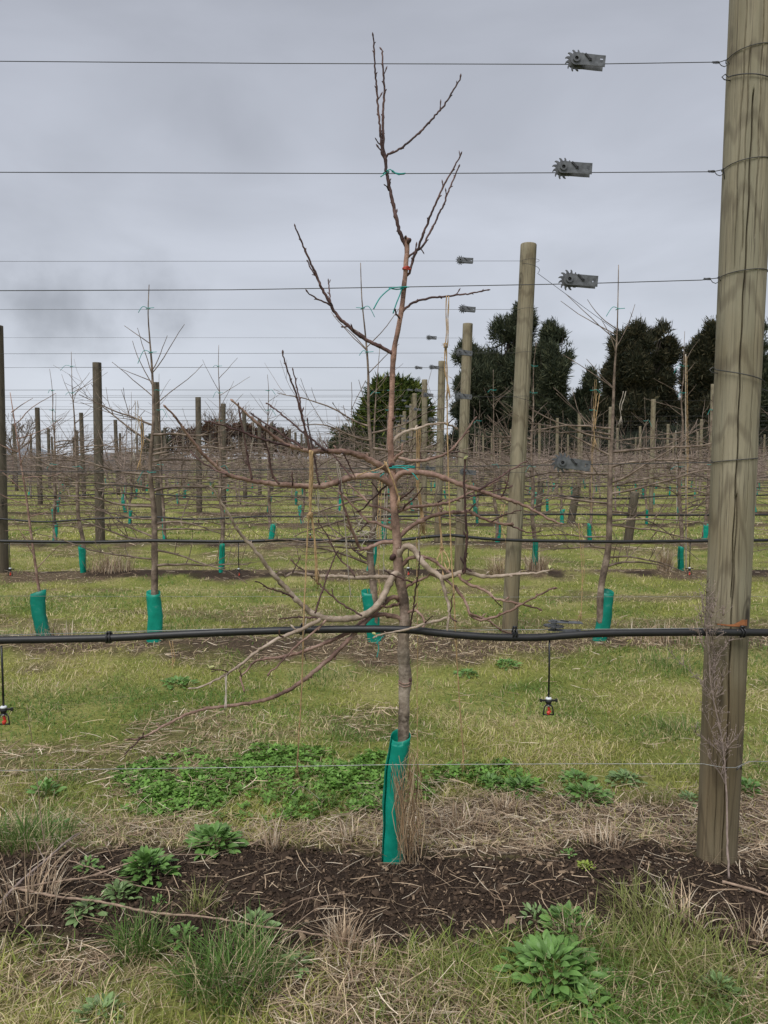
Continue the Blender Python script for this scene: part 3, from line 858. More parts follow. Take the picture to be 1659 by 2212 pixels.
def limb(mb, pts, w0, w1, dy0=0.0, dy1=0.0, bud=True, step=0.008, n=10, spurs=True, amp=0.0017, fat=1.18):
    """pts drawn in plan units; w0,w1 widths; dy depth offset from start to end"""
    L = [0]
    for a, b in zip(pts, pts[1:]): L.append(L[-1] + math.hypot(b[0] - a[0], b[1] - a[1]))
    P4 = []
    for (x, y), l in zip(pts, L):
        t = l / L[-1]
        P4.append(T(x, y, dy0 + (dy1 - dy0) * t, fat * (w0 + (w1 - w0) * (t ** 1.45))))
    P, Rr = smooth_path(P4, step)
    # nodes: the stem kinks and thickens a little at each bud
    N = len(P)
    out, ro = [], []
    node = trng.randint(3, 6); ph = trng.uniform(0, 6)
    spur_at = []
    for i in range(N):
        r = Rr[i]
        r *= 1 + 0.05 * math.sin(i * 0.9 + ph) + trng.uniform(-.035, .035)
        if i == node:
            r *= 1.20
            spur_at.append(i); node += trng.randint(3, 7) if r < 0.004 else trng.randint(4, 10)
        k = amp * min(1, 0.006 / max(r, 1e-4) + 0.3)
        q = P[i] + Vector((trng.uniform(-k, k), trng.uniform(-k, k), trng.uniform(-k, k)))
        if i == 0: q = P[i]
        out.append(q); ro.append(r)
    if bud and w1 < 6:
        d = (out[-1] - out[-2]).normalized()
        e_ = out[-1]; r = max(ro[-1], 0.0016)
        out += [e_ + d * 0.003, e_ + d * 0.007, e_ + d * 0.012]; ro += [r * 1.35, r * 1.2, r * 0.25]
    else:
        ro[-1] *= 0.85
    mb.tube(out, ro, n)
    if spurs:
        sgn = 1
        for i in spur_at:
            if i < 2 or i > N - 2: continue
            r = ro[i]
            t = (out[i + 1] - out[i - 1]).normalized()
            side = t.cross(Vector((0, 1, 0)))
            side = (side.normalized() if side.length > 0.1 else Vector((1, 0, 0))) * sgn + Vector((0, trng.uniform(-.8, .8), 0.2))
            sgn = -sgn
            d = (side.normalized() * 0.8 + t * 0.9).normalized()
            big = trng.random() < 0.26 and r < 0.012
            l = trng.uniform(.010, .022) if big else trng.uniform(0.003, 0.0055)
            rs = min(r * 0.55, 0.0028) if big else min(r * 0.55, 0.0022)
            b0 = out[i] + d * (r * 0.6)
            if big: mb.tube([b0, b0 + d * l * .6 + Vector((0, 0, l * .1)), b0 + d * (l) + Vector((0, 0, l * .3)), b0 + d * (l + .006) + Vector((0, 0, l * .45))], [rs, rs * .85, rs * 1.35, rs * .3], 6)
            else: mb.tube([b0, b0 + d * (l + r * .4), b0 + d * (l + r * .4 + .003)], [rs, rs * .9, rs * .25], 5)
    return out, ro

# trunk (x, y, width)
tk = [(846, 1862, 27), (848, 1800, 25), (853, 1740, 24), (860, 1680, 23), (868, 1620, 23), (871, 1595, 24), (872, 1560, 24), (873, 1530, 24), (873, 1500, 25), (875, 1482, 28), (876, 1468, 30), (875, 1455, 28), (873, 1430, 26), (871, 1400, 25), (872, 1375, 24), (874, 1345, 23), (874, 1320, 22), (871, 1290, 22), (866, 1262, 23), (862, 1240, 24), (860, 1212, 22),
      (858, 1195, 21), (858, 1170, 19), (855, 1140, 18), (853, 1115, 17), (851, 1085, 16.5), (849, 1060, 16.5), (848, 1035, 18), (847, 1010, 15), (845, 985, 14), (843, 955, 13), (843, 930, 12.5), (845, 900, 12), (846, 870, 11.5), (847, 840, 11), (848, 800, 11), (850, 770, 12.5), (853, 745, 11), (858, 722, 10.5), (863, 695, 10.5), (868, 665, 10.5), (871, 640, 10), (873, 615, 10.5),
      (876, 590, 10), (877, 565, 10.5), (879, 548, 10.5), (879, 530, 11), (879, 519, 12.5), (880, 514, 10)]
P4 = [T(x, y, 0, w) for x, y, w in tk]
P_, R_ = smooth_path(P4, 0.008)
R_ = [r * (1 + 0.03 * math.sin(i * 0.8) + trng.uniform(-.03, .03) + 0.02 * math.sin(i * .23)) for i, r in enumerate(R_)]
P_[0].z -= 0.04
mb = MB(); mb.tube(P_, R_, 18)
trunk = mb.build('trunk', M['bark_trunk'], tree)
for (x, y, s_) in ((884, 520, 1), (876, 512, .6), (846, 1005, 1.1), (866, 1185, 1.2), (851, 905, .8), (849, 1203, 1.4), (884, 1470, 1.2)):      # knuckles left by pruning
    c = Vector(T(x, y, -.012)[:3]); mb = MB()
    mb.tube([c + Vector((-.004, .006, -.006)) * s_, c, c + Vector((.003, -.004, .005)) * s_, c + Vector((.004, -.005, .006)) * s_], [.006 * s_, .0072 * s_, .0055 * s_, .003 * s_], 9)
    mb.build('pruning_scar', M['bark_twig'], trunk)

for (x, y, w) in ((875, 1477, 30), (875, 1471, 31)):      # collar ridges
    c = Vector(T(x, y, 0)[:3]); r = w * PXM * .5; mb = MB()
    mb.tube([c + Vector((r * math.cos(a), r * math.sin(a), .004 * math.sin(2 * a + x))) for a in [math.pi * (1.05 + .9 * k / 12) for k in range(13)]], [.0008] + [.0024 + .001 * math.sin(k * 1.9) for k in range(11)] + [.0008], 6)
    mb.build('bark_ridge', M['bark_limb'], trunk)
def branch(pts, w0, w1, dy=0.0, mat='bark_limb', subs=(), dy0=0.0, **kw):
    kw.setdefault('fat', 0.92 if mat == 'bark_twig' else 1.18)
    mb = MB(); limb(mb, pts, w0, w1, dy0, dy, **kw)
    b = mb.build('branch', M[mat], tree)
    for s_ in subs:
        sp, a, c, d0, d1 = s_[:5]
        mb = MB(); limb(mb, sp, a, c, d0, d1, n=8, fat=0.95 if len(s_) < 6 else 1.15)
        mb.build('twig', M[s_[5] if len(s_) > 5 else 'bark_twig'], b)
    return b
# leader and upper twigs
branch([(879, 535), (872, 524), (862, 497), (855, 467), (848, 437), (842, 407), (836, 380), (833, 362), (832, 346), (828, 320), (828, 293), (828, 247), (830, 193), (827, 150), (825, 107)], 8.5, 3.0, -0.02, 'bark_twig',
       [([(832, 348), (826, 328), (823, 305), (821, 276), (818, 253), (815, 210), (812, 175), (809, 130), (807, 90), (806, 79)], 5, 3, -.01, -.06),
        ([(834, 340), (839, 333), (858, 325), (889, 302), (917, 276), (940, 250), (960, 227), (980, 193), (995, 168)], 5, 3, -.01, .03),
        ([(840, 412), (836, 404), (832, 400)], 3.5, 2, -.01, -.03), ([(824, 314), (818, 308), (813, 303)], 3.5, 2.2, -.01, -.03)])
branch([(880, 558), (886, 552), (897, 544), (908, 537), (913, 533), (917, 525), (925, 508), (937, 487), (948, 463), (960, 437), (974, 400), (984, 378), (991, 362)], 5, 3, 0.05, 'bark_twig', [([(908, 537), (911, 541), (912, 543)], 3, 2, .02, .02)])
branch([(878, 596), (884, 590), (888, 575), (896, 551), (906, 529), (917, 500), (930, 465), (940, 442), (950, 419), (966, 387), (986, 353), (995, 334)], 6, 3, -0.05, 'bark_twig')
branch([(851, 768), (845, 762), (829, 752), (805, 741), (780, 727), (764, 715), (750, 702), (737, 692), (725, 677), (718, 665), (712, 652), (697, 627), (688, 606), (680, 587), (667, 559), (655, 532), (645, 508), (637, 490)], 9, 3, -0.08, 'bark_twig',
       [([(714, 660), (700, 653), (683, 645), (665, 632)], 4, 2.6, -.05, -.10), ([(714, 655), (712, 635), (709, 610)], 3.5, 2.4, -.05, 0.0), ([(693, 618), (680, 594), (672, 580), (665, 565)], 3.6, 2.6, -.06, -.02),
        ([(752, 706), (741, 707)], 4, 3, -.04, -.06), ([(765, 716), (761, 706)], 4, 2.5, -.04, -.05)], spurs=True)
branch([(868, 676), (873, 670), (882, 661), (893, 654), (904, 649), (920, 646), (934, 643), (950, 641), (968, 640), (994, 636), (1010, 635), (1024, 632), (1040, 630), (1052, 627)], 5.5, 2.8, -0.06, 'bark_twig')
branch([(866, 690), (861, 684), (855, 678), (854, 670)], 4.5, 3.0, -0.05, 'bark_twig')
# limbs by the fourth wire
branch([(846, 1020), (834, 1012), (818, 1004), (803, 996), (774, 982), (747, 976), (707, 975), (667, 974), (640, 967), (619, 960), (603, 950), (587, 939), (567, 923), (547, 907), (532, 893), (520, 882), (503, 868)], 11, 3.2, -0.25, 'bark_limb',
       [([(625, 963), (600, 958), (574, 951), (550, 944), (531, 936), (500, 925), (475, 916), (449, 910)], 5.5, 3, -.17, -.30),
        ([(708, 975), (690, 962), (667, 944), (650, 930), (633, 915), (617, 902), (600, 888), (577, 871)], 5, 3, -.12, -.02),
        ([(654, 969), (640, 958), (622, 947), (595, 928), (574, 915), (546, 896)], 4.6, 3, -.16, -.12),
        ([(668, 974), (665, 952), (656, 918), (648, 883), (640, 851), (625, 812), (617, 787), (610, 765)], 5, 3, -.15, -.22),
        ([(672, 974), (665, 950), (657, 915), (650, 880), (642, 840), (634, 802)], 4, 2.6, -.15, -.10),
        ([(740, 977), (748, 990), (757, 1012), (764, 1026)], 3.6, 2.4, -.10, -.06)])
branch([(848, 1052), (840, 1044), (830, 1036), (817, 1030), (803, 1028), (782, 1028), (758, 1031), (734, 1039), (694, 1050), (654, 1050), (614, 1047), (574, 1043), (542, 1038), (512, 1032), (491, 1024), (467, 1007), (440, 982), (425, 963), (414, 950), (400, 932), (387, 912), (374, 895), (360, 880)], 12, 3.2, -0.32, 'bark_limb',
       [([(544, 1036), (540, 1015), (536, 995), (532, 970), (528, 944), (520, 904), (514, 875)], 5, 3, -.22, -.24),
        ([(604, 1046), (590, 1027), (585, 1010), (582, 990), (574, 958), (568, 944)], 5, 3, -.18, -.20),
        ([(690, 1048), (684, 1020), (679, 990), (670, 942), (664, 910)], 4.5, 2.8, -.13, -.10),
        ([(760, 1031), (742, 1010), (726, 990), (715, 975), (700, 955)], 4, 2.5, -.08, -.02),
        ([(490, 1024), (470, 1018), (454, 1008), (432, 995), (414, 978)], 4, 2.4, -.25, -.20),
        ([(734, 1038), (737, 1070), (742, 1090), (747, 1110)], 4, 3, -.1, -.12),
        ([(632, 1049), (632, 1036), (630, 1025)], 4, 3, -.15, -.16)])
branch([(850, 1040), (856, 1031), (868, 1022), (882, 1019), (898, 1020), (930, 1024), (964, 1035), (1000, 1048), (1034, 1058), (1064, 1070), (1106, 1082), (1130, 1091), (1149, 1100), (1180, 1118), (1209, 1131)], 11, 3.2, -0.15, 'bark_limb',
       [([(1034, 1058), (1054, 1046), (1074, 1034), (1090, 1024), (1106, 1014), (1134, 998)], 4.5, 2.8, -.09, -.03),
        ([(1082, 1074), (1090, 1062), (1096, 1042), (1100, 1020)], 3.6, 2.4, -.10, -.12),
        ([(1150, 1101), (1160, 1094), (1180, 1088)], 3.2, 2.2, -.12, -.10)])
branch([(850, 994), (856, 989), (874, 993), (902, 996), (920, 994), (934, 990), (950, 986), (964, 980), (976, 971), (986, 960), (1002, 940), (1012, 925), (1025, 905)], 6, 2.6, 0.12, 'bark_limb', [([(912, 995), (910, 988), (907, 982)], 3, 2, .05, .05), ([(965, 980), (990, 976), (1002, 978)], 3, 2, .1, .1)])
branch([(846, 962), (853, 950), (862, 940), (876, 932), (904, 925), (924, 918), (944, 915), (960, 914), (975, 920), (984, 924)], 6, 3, 0.10, 'bark_pale', [([(968, 915), (974, 908)], 3, 2, .09, .09)])
branch([(849, 997), (858, 984), (868, 980), (872, 976)], 7, 4.5, -0.03, 'bark_limb', bud=False)
# mid limbs on the right
branch([(856, 1165), (866, 1157), (884, 1140), (898, 1130), (914, 1122), (944, 1112), (974, 1107), (1000, 1106), (1012, 1104), (1022, 1110), (1034, 1116), (1060, 1126), (1084, 1132), (1106, 1133)], 8, 4, 0.12, 'bark_limb',
       [([(1062, 1127), (1074, 1120), (1090, 1112), (1106, 1108), (1120, 1102)], 3.6, 2.4, .08, .02), ([(1005, 1106), (1016, 1100), (1024, 1092)], 4, 3, .08, .06), ([(1084, 1132), (1110, 1138), (1140, 1150), (1165, 1148)], 4, 2.4, .12, .14)])
branch([(850, 1110), (860, 1106), (868, 1102), (880, 1097), (898, 1094), (914, 1093), (944, 1090), (960, 1087), (974, 1084), (1004, 1070), (1020, 1062), (1030, 1058), (1052, 1050), (1075, 1040)], 6.5, 2.8, 0.2, 'bark_limb',
       [([(948, 1089), (980, 1080), (1014, 1073), (1060, 1062), (1106, 1050)], 4, 2.4, .14, .22), ([(868, 1103), (876, 1092), (886, 1084), (898, 1073), (910, 1058)], 4, 2.6, .02, -.08), ([(944, 1090), (947, 1085), (952, 1082)], 4.5, 3, .12, .10)])
branch([(1000, 1238), (1004, 1234), (1004, 1222), (1006, 1200), (1009, 1163), (1008, 1140), (1007, 1120), (1005, 1095), (1004, 1070), (1002, 1050), (1003, 1030), (1004, 1010), (1005, 998)], 6.5, 4, -0.16, 'bark_twig', dy0=-.12)
branch([(858, 1212), (862, 1196), (870, 1184), (882, 1180), (894, 1187), (901, 1197), (908, 1208), (915, 1217), (922, 1224), (932, 1233), (942, 1239), (954, 1248), (962, 1248), (974, 1243), (986, 1240), (1000, 1236), (1014, 1238), (1044, 1245), (1074, 1245), (1106, 1241), (1130, 1239), (1159, 1238), (1189, 1232)], 12, 3, -0.18, 'bark_pale',
       [([(952, 1246), (956, 1258), (960, 1272), (966, 1296), (970, 1310), (971, 1322), (970, 1338), (966, 1352), (966, 1370)], 7, 3.6, -.07, -.10, 'bark_pale'),
        ([(958, 1249), (972, 1260), (984, 1270), (992, 1280), (1000, 1292), (1008, 1306), (1012, 1318), (1016, 1328), (1026, 1336), (1040, 1340), (1056, 1336), (1074, 1331), (1106, 1317), (1130, 1303), (1160, 1288), (1194, 1270)], 5.5, 3, -.07, -.18, 'bark_limb'),
        ([(1016, 1326), (1034, 1332), (1054, 1340), (1074, 1356), (1090, 1364), (1106, 1370)], 4.5, 3, -.12, -.05, 'bark_limb'),
        ([(992, 1240), (996, 1250), (1010, 1260), (1024, 1266), (1040, 1272), (1054, 1280), (1068, 1292), (1088, 1297), (1106, 1300), (1136, 1308), (1164, 1315)], 6, 3, -.10, -.15, 'bark_limb'),
        ([(1000, 1236), (1003, 1228), (1012, 1231)], 6, 4, -.1, -.12), ([(1064, 1289), (1072, 1298), (1080, 1308)], 3, 2, -.13, -.1),
        ([(972, 1322), (977, 1310), (976, 1296), (978, 1288)], 3.4, 2.4, -.1, -.12), ([(972, 1330), (978, 1338), (982, 1341)], 4.5, 3, -.1, -.12)])
branch([(866, 1226), (872, 1218), (884, 1206), (902, 1202), (922, 1204), (934, 1209), (944, 1216), (964, 1232), (976, 1240)], 7.5, 4, -0.05, 'bark_limb')
branch([(870, 1276), (878, 1268), (894, 1258), (904, 1254), (914, 1250), (921, 1246), (928, 1240), (938, 1243), (947, 1247)], 6, 3.5, -0.04, 'bark_limb', [([(890, 1258), (884, 1255), (868, 1250), (854, 1244), (842, 1239), (834, 1235)], 4.5, 3, -.04, -.09)])
branch([(882, 1366), (887, 1345), (893, 1316), (895, 1298), (897, 1275), (901, 1255), (904, 1236), (906, 1215), (907, 1197)], 4, 2.6, -0.14, 'bark_twig', dy0=-.06)
branch([(872, 1328), (882, 1323), (890, 1319), (898, 1319), (906, 1324), (912, 1331), (917, 1340), (918, 1346), (914, 1355), (914, 1364), (919, 1372), (927, 1376)], 5, 3, -0.10, 'bark_limb')
branch([(966, 1334), (955, 1338), (944, 1341), (930, 1345), (914, 1349), (894, 1355), (874, 1360), (850, 1365), (830, 1369), (812, 1374)], 5, 2.6, -0.14, 'bark_pale', [([(918, 1346), (924, 1338), (932, 1332)], 3, 2, -.12, -.14)], dy0=-.11)
# low limbs on the left
branch([(868, 1252), (865, 1243), (858, 1238), (850, 1241), (846, 1250), (841, 1260), (836, 1271), (830, 1284), (824, 1296), (815, 1308), (804, 1318), (790, 1327), (774, 1333), (755, 1336), (738, 1338), (720, 1338), (704, 1336), (688, 1330), (679, 1327), (670, 1322), (655, 1308), (640, 1296), (630, 1284), (619, 1272), (605, 1256), (590, 1240), (570, 1214), (547, 1184), (530, 1165), (515, 1147), (504, 1129), (494, 1110), (484, 1094), (475, 1080), (459, 1056)], 13, 3, -0.30, 'bark_pale',
       [([(634, 1292), (620, 1284), (606, 1278), (592, 1274), (579, 1270), (566, 1262), (555, 1256)], 4.5, 2.8, -.24, -.30),
        ([(680, 1325), (687, 1304), (694, 1283), (702, 1260), (710, 1235), (718, 1216), (727, 1195)], 4.5, 2.8, -.2, -.14),
        ([(782, 1330), (765, 1320), (747, 1310), (727, 1296), (707, 1278), (687, 1260), (667, 1240), (650, 1228), (632, 1214)], 4.5, 2.8, -.12, -.05),
        ([(690, 1335), (660, 1334), (640, 1333), (627, 1334), (608, 1336)], 4.5, 3, -.2, -.12),
        ([(692, 1336), (686, 1342), (668, 1351), (650, 1360), (625, 1370), (600, 1380), (577, 1393), (555, 1407), (540, 1419), (525, 1432), (510, 1442), (495, 1452), (472, 1466), (450, 1477), (432, 1483), (415, 1488)], 7.5, 3, -.2, -.34, 'bark_pale'),
        ([(704, 1340), (680, 1363), (660, 1380), (645, 1392), (630, 1406), (615, 1422), (598, 1440), (582, 1453)], 4.5, 3, -.18, -.30, 'bark_limb'),
        ([(493, 1452), (478, 1448), (462, 1446)], 3.4, 2.4, -.31, -.33), ([(612, 1376), (603, 1372), (604, 1366)], 5, 3, -.25, -.27)])
branch([(862, 1296), (856, 1290), (850, 1289), (842, 1292), (834, 1299), (824, 1309), (812, 1320), (800, 1332), (788, 1345), (770, 1362), (753, 1382), (735, 1400), (716, 1420), (695, 1437), (673, 1456), (650, 1474), (625, 1490), (600, 1502), (575, 1511), (550, 1517), (525, 1521), (500, 1524), (470, 1527), (440, 1532), (420, 1538), (400, 1544), (375, 1557), (350, 1570), (327, 1584), (305, 1594), (290, 1597), (277, 1597)], 9, 3.2, -0.42, 'bark_limb',
       [([(303, 1595), (296, 1604), (286, 1612), (274, 1624)], 3.5, 2.4, -.41, -.42), ([(305, 1594), (310, 1588)], 4, 3, -.41, -.42)])
branch([(866, 1342), (860, 1335), (850, 1331), (838, 1328), (826, 1327), (812, 1329), (800, 1333), (786, 1341), (766, 1357), (745, 1370), (725, 1379), (700, 1390), (675, 1400), (640, 1412), (600, 1420), (575, 1423), (555, 1427), (543, 1436), (530, 1452), (520, 1462), (523, 1475), (526, 1488)], 8, 3, -0.22, 'bark_limb', [([(521, 1461), (518, 1448), (524, 1443)], 3.4, 2.4, -.21, -.22), ([(652, 1408), (660, 1420)], 3.4, 2.4, -.15, -.16)])
branch([(852, 1247), (842, 1248), (828, 1246), (814, 1246), (794, 1247), (774, 1249), (754, 1248), (734, 1245), (714, 1245), (694, 1245), (678, 1243), (662, 1240), (646, 1238), (632, 1238), (624, 1241), (616, 1246), (611, 1240), (606, 1237), (598, 1240)], 8, 4, -0.10, 'bark_pale', [([(766, 1246), (755, 1225), (740, 1215), (728, 1198), (712, 1165), (700, 1146), (688, 1128)], 3.6, 2.6, -.04, .0), ([(632, 1238), (640, 1220), (648, 1205)], 3, 2, -.09, -.07)])
branch([(850, 1170), (838, 1171), (824, 1172), (812, 1176), (800, 1181), (790, 1186), (782, 1187), (774, 1178), (768, 1163), (758, 1137), (750, 1115), (743, 1092), (737, 1070)], 7, 3, -0.12, 'bark_limb', [([(786, 1186), (776, 1190), (768, 1188)], 4, 2.6, -.07, -.07)])
branch([(846, 1144), (838, 1140), (826, 1135), (814, 1130), (804, 1128), (794, 1126), (784, 1116), (774, 1104), (760, 1090), (745, 1072)], 5.5, 2.8, 0.10, 'bark_limb', [([(795, 1126), (784, 1140), (776, 1148)], 4, 2.6, .06, .04)])
branch([(856, 1110), (844, 1104), (832, 1100), (820, 1096), (810, 1094), (800, 1090), (787, 1077), (774, 1064), (755, 1048)], 5, 2.6, 0.14, 'bark_limb')
branch([(846, 1040), (834, 1050), (824, 1058), (814, 1070), (804, 1078), (792, 1090), (784, 1100), (776, 1104)], 5, 3, 0.06, 'bark_twig', [([(818, 1064), (812, 1052), (806, 1046)], 3, 2.2, .03, .02)])
branch([(862, 1300), (858, 1307), (850, 1306), (842, 1311), (832, 1311), (827, 1309)], 5.5, 3, -.08, 'bark_limb')
branch([(862, 1082), (872, 1072), (882, 1067), (891, 1058)], 5, 3, -.08, 'bark_twig')

BUDS = [(276, 1592, -.42), (408, 1482, -.34), (450, 1445, -.33), (596, 1238, -.10), (608, 1335, -.12), (460, 1054, -.30), (1137, 1282, -.18), (1188, 1231, -.18), (594, 1270, -.28), (812, 1373, -.14), (1005, 994, -.16)]
# ------------------------------------------------------------------ sleeves (tree guards)
def guard_mesh(name, h, r, lean=(0, 0), seed=0, flat=0.8, nseg=26, rings=14, gap=0.35):
    """split plastic sleeve: open at both ends, overlapping edge, dents"""
    rg = random.Random(seed)
    V, Fc = [], []
    ph = [rg.uniform(0, 6.28) for _ in range(5)]
    for side in (0, 1):
        for i in range(rings + 1):
            t = i / rings; z = h * t
            cx = lean[0] * t + 0.006 * math.sin(t * 5 + ph[0]); cy = lean[1] * t
            for k in range(nseg + 1):
                a = gap + (2 * math.pi - 0.12) * k / nseg
                rr = r * (1 + 0.10 * (k / nseg)) * (1 + 0.07 * math.sin(2 * a + ph[1] + t * 3) + 0.05 * math.sin(3 * a + ph[2] - t * 6) + 0.03 * math.sin(t * 22 + a + ph[3]))
                rr -= 0.0012 * side
                top = 0.014 * math.sin(a + ph[4]) * (t > 0.97)
                V.append((cx + rr * math.cos(a), cy + flat * rr * math.sin(a), z + top - .03 * (t == 0)))
    W = nseg + 1; S = W * (rings + 1)
    for i in range(rings):
        for k in range(nseg):
            a, b, c, d = i * W + k, i * W + k + 1, (i + 1) * W + k + 1, (i + 1) * W + k
            Fc.append((a, b, c, d)); Fc.append((S + a, S + d, S + c, S + b))
    for k in range(nseg):
        a = rings * W + k; Fc.append((a, a + 1, S + a + 1, S + a))
    for i in range(rings):
        for k in (0, nseg):
            a = i * W + k; q = (a, a + W, S + a + W, S + a); Fc.append(q)
    me = bpy.data.meshes.new(name); me.from_pydata(V, [], Fc)
    me.polygons.foreach_set('use_smooth', [True] * len(Fc)); me.materials.append(M['guard']); me.update()
    return me
gb = at(843, 1852, D1)
gz = g1(gb.x, D1)
gt = at(865, 1588, D1)
o = link('tree_guard', guard_mesh('tree_guard', gt.z - gz, 0.034, (gt.x - gb.x, 0), 4, 0.85, 40, 40, 3.6), None, (gb.x, D1, gz))
tag(o, 'tall creased teal sleeve round the front tree trunk with dry grass beside it', 'tree guard', 'teal tree guards')
# torn flap standing above the rim
GM = [guard_mesh('tree_guard', 0.36, 0.043, ((-1) ** k * 0.012 * k, 0.01), 50 + k, 0.75, 22, 10, 0.6 * k) for k in range(5)]

# ------------------------------------------------------------------ trees of the other rows
def wander(rg, p, d, L, n, bend, up):
    pts = [Vector(p)]; d = Vector(d).normalized()
    for i in range(n):
        d = (d + Vector((rg.uniform(-1, 1), rg.uniform(-1, 1), rg.uniform(-1, 1))) * bend + Vector((0, 0, up))).normalized()
        pts.append(pts[-1] + d * (L / n))
    return pts
def gen_tree(seed, H=2.75, lim=15, fine=True, lean=(0, 0)):
    """returns trunk MB and list of limb MBs; trunk foot at origin, limbs trained along X"""
    rg = random.Random(seed)
    tr = MB()
    zs = [-.05, .15, .4, .7, 1.0, 1.35, 1.7, 2.05]
    wob = [(rg.uniform(-.025, .025), rg.uniform(-.02, .02)) for _ in zs]
    tp = [(lean[0] * (1 - z / 2.0) * (z < 2) + w[0], lean[1] * (1 - z / 2.0) * (z < 2) + w[1], z) for z, w in zip(zs, wob)]
    tw = [.030, .028, .027, .026, .022, .017, .012, .009]
    zz = 2.05
    last = Vector(tp[-1])
    while zz < H - .05:
        zz += (H - 2.05) / 3
        last = last + Vector((rg.uniform(-.03, .03), rg.uniform(-.02, .02), (H - 2.05) / 3)); tp.append(tuple(last)); tw.append(max(.0028, .008 - .0058 * (zz - 2.05) / (H - 2.05)))
    P, Rr = smooth_path([(*p, w) for p, w in zip(tp, tw)], 0.06 if fine else 0.16)
    Rr = [r * (1 + rg.uniform(-.08, .08)) for r in Rr]
    tr.tube(P, Rr, 8 if fine else 5)
    def at_z(z):
        for a, b in zip(P, P[1:]):
            if a.z <= z <= b.z:
                return a.lerp(b, (z - a.z) / max(b.z - a.z, 1e-6))
        return P[-1]
    limbs = []
    for k in range(lim):
        z = .55 + (1.68 - .55) * (k + rg.uniform(0, .8)) / lim
        s_ = -1 if (k % 2) else 1
        if rg.random() < .15: s_ = -s_
        L = rg.uniform(.55, 1.0) * (1.05 - .25 * abs(z - 1.1))
        mb = MB()
        d = Vector((s_, rg.uniform(-.45, .45), rg.uniform(-.05, .45)))
        pts = wander(rg, at_z(z), d, L, 9 if fine else 5, .16, -.035 + .03 * rg.random())
        r0 = rg.uniform(.007, .0115)
        rr = [r0 * (1 - .68 * i / (len(pts) - 1)) for i in range(len(pts))]
        mb.tube(pts, rr, 6 if fine else 4, False)
        for j in range(rg.randint(5, 9) if fine else rg.randint(5, 8)):
            i = rg.randint(1, len(pts) - 1)
            up = rg.random()
            dd = Vector((s_ * rg.uniform(.0, 1), rg.uniform(-.7, .7), rg.uniform(-.35, 1.0) if up < .75 else rg.uniform(.8, 1.6)))
            l = rg.uniform(.06, .22) if rg.random() < .6 else rg.uniform(.2, .45)
            q = wander(rg, pts[i], dd, l, 4 if fine else 2, .18, .05)
            ra = min(rr[i] * .55, .0042)
            mb.tube(q, [ra * (1 - .5 * t / (len(q) - 1)) for t in range(len(q))], 5 if fine else 3, False)
            if fine and rg.random() < .6:
                q2 = wander(rg, q[2], dd + Vector((rg.uniform(-1, 1), rg.uniform(-.6, .6), rg.uniform(-.3, .6))), l * .6, 3, .2, .05)
                mb.tube(q2, [ra * .6] * len(q2), 4, False)
        limbs.append(mb)
    for k in range(rg.randint(5, 8)):      # thin shoots high on the leader
        z = rg.uniform(1.75, H - .35); mb = MB(); s_ = rg.choice((-1, 1))
        q = wander(rg, at_z(z), (s_ * rg.uniform(.4, 1.1), rg.uniform(-.4, .4), rg.uniform(.4, 1.2)), rg.uniform(.2, .55), 6 if fine else 3, .1, .02)
        mb.tube(q, [.0042 * (1 - .55 * t / (len(q) - 1)) for t in range(len(q))], 5 if fine else 3, False)
        limbs.append(mb)
    return tr, limbs, at_z
def merge(mbs):
    o = MB()
    for m_ in mbs:
        b = len(o.v); o.v += m_.v; o.f += [tuple(i + b for i in f) for f in m_.f]
    return o

trow = random.Random(99)
NEAR = []
for k in range(7):
    tr, lb, az_ = gen_tree(200 + k * 3, 2.85 if k != 1 else 2.7, 19 + k % 3, True, ((.06, 0), (-.03, 0), (.04, .02), (-.05, 0), (.02, 0), (-.02, .02), (.05, 0))[k])
    NEAR.append((tr.mesh('trunk', M['bark_back']), [b.mesh('branch', M['bark_back']) for b in lb], az_))
FARV = []
for k in range(8):
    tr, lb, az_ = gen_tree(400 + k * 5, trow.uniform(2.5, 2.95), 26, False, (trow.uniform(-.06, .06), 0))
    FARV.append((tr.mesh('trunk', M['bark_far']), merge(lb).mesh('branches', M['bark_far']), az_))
# slim sapling
sr = random.Random(4); tr = MB()
spts = [(0, 0, 0), (-.02, 0, .35), (-.06, 0, .7), (-.10, 0, 1.1), (-.15, 0, 1.5), (-.2, 0, 1.9)]
tr.tube(spts, [.013, .012, .010, .008, .006, .003], 7)
slb = []
for k in range(14):
    z = .45 + k * .1; x = -.1 * z / 1.0 * .95 + .03; mb = MB()
    q = wander(sr, (min(0, -.13 * (z - .25)), 0, z), (sr.choice((-1, 1)) * sr.uniform(.5, 1), sr.uniform(-.4, .4), sr.uniform(.1, .9)), sr.uniform(.12, .5), 6, .14, .02)
    mb.tube(q, [.0045 * (1 - .6 * t / 6) for t in range(7)], 5, False); slb.append(mb)
SAP = (tr.mesh('trunk', M['bark_limb']), [b.mesh('branch', M['bark_limb']) for b in slb])

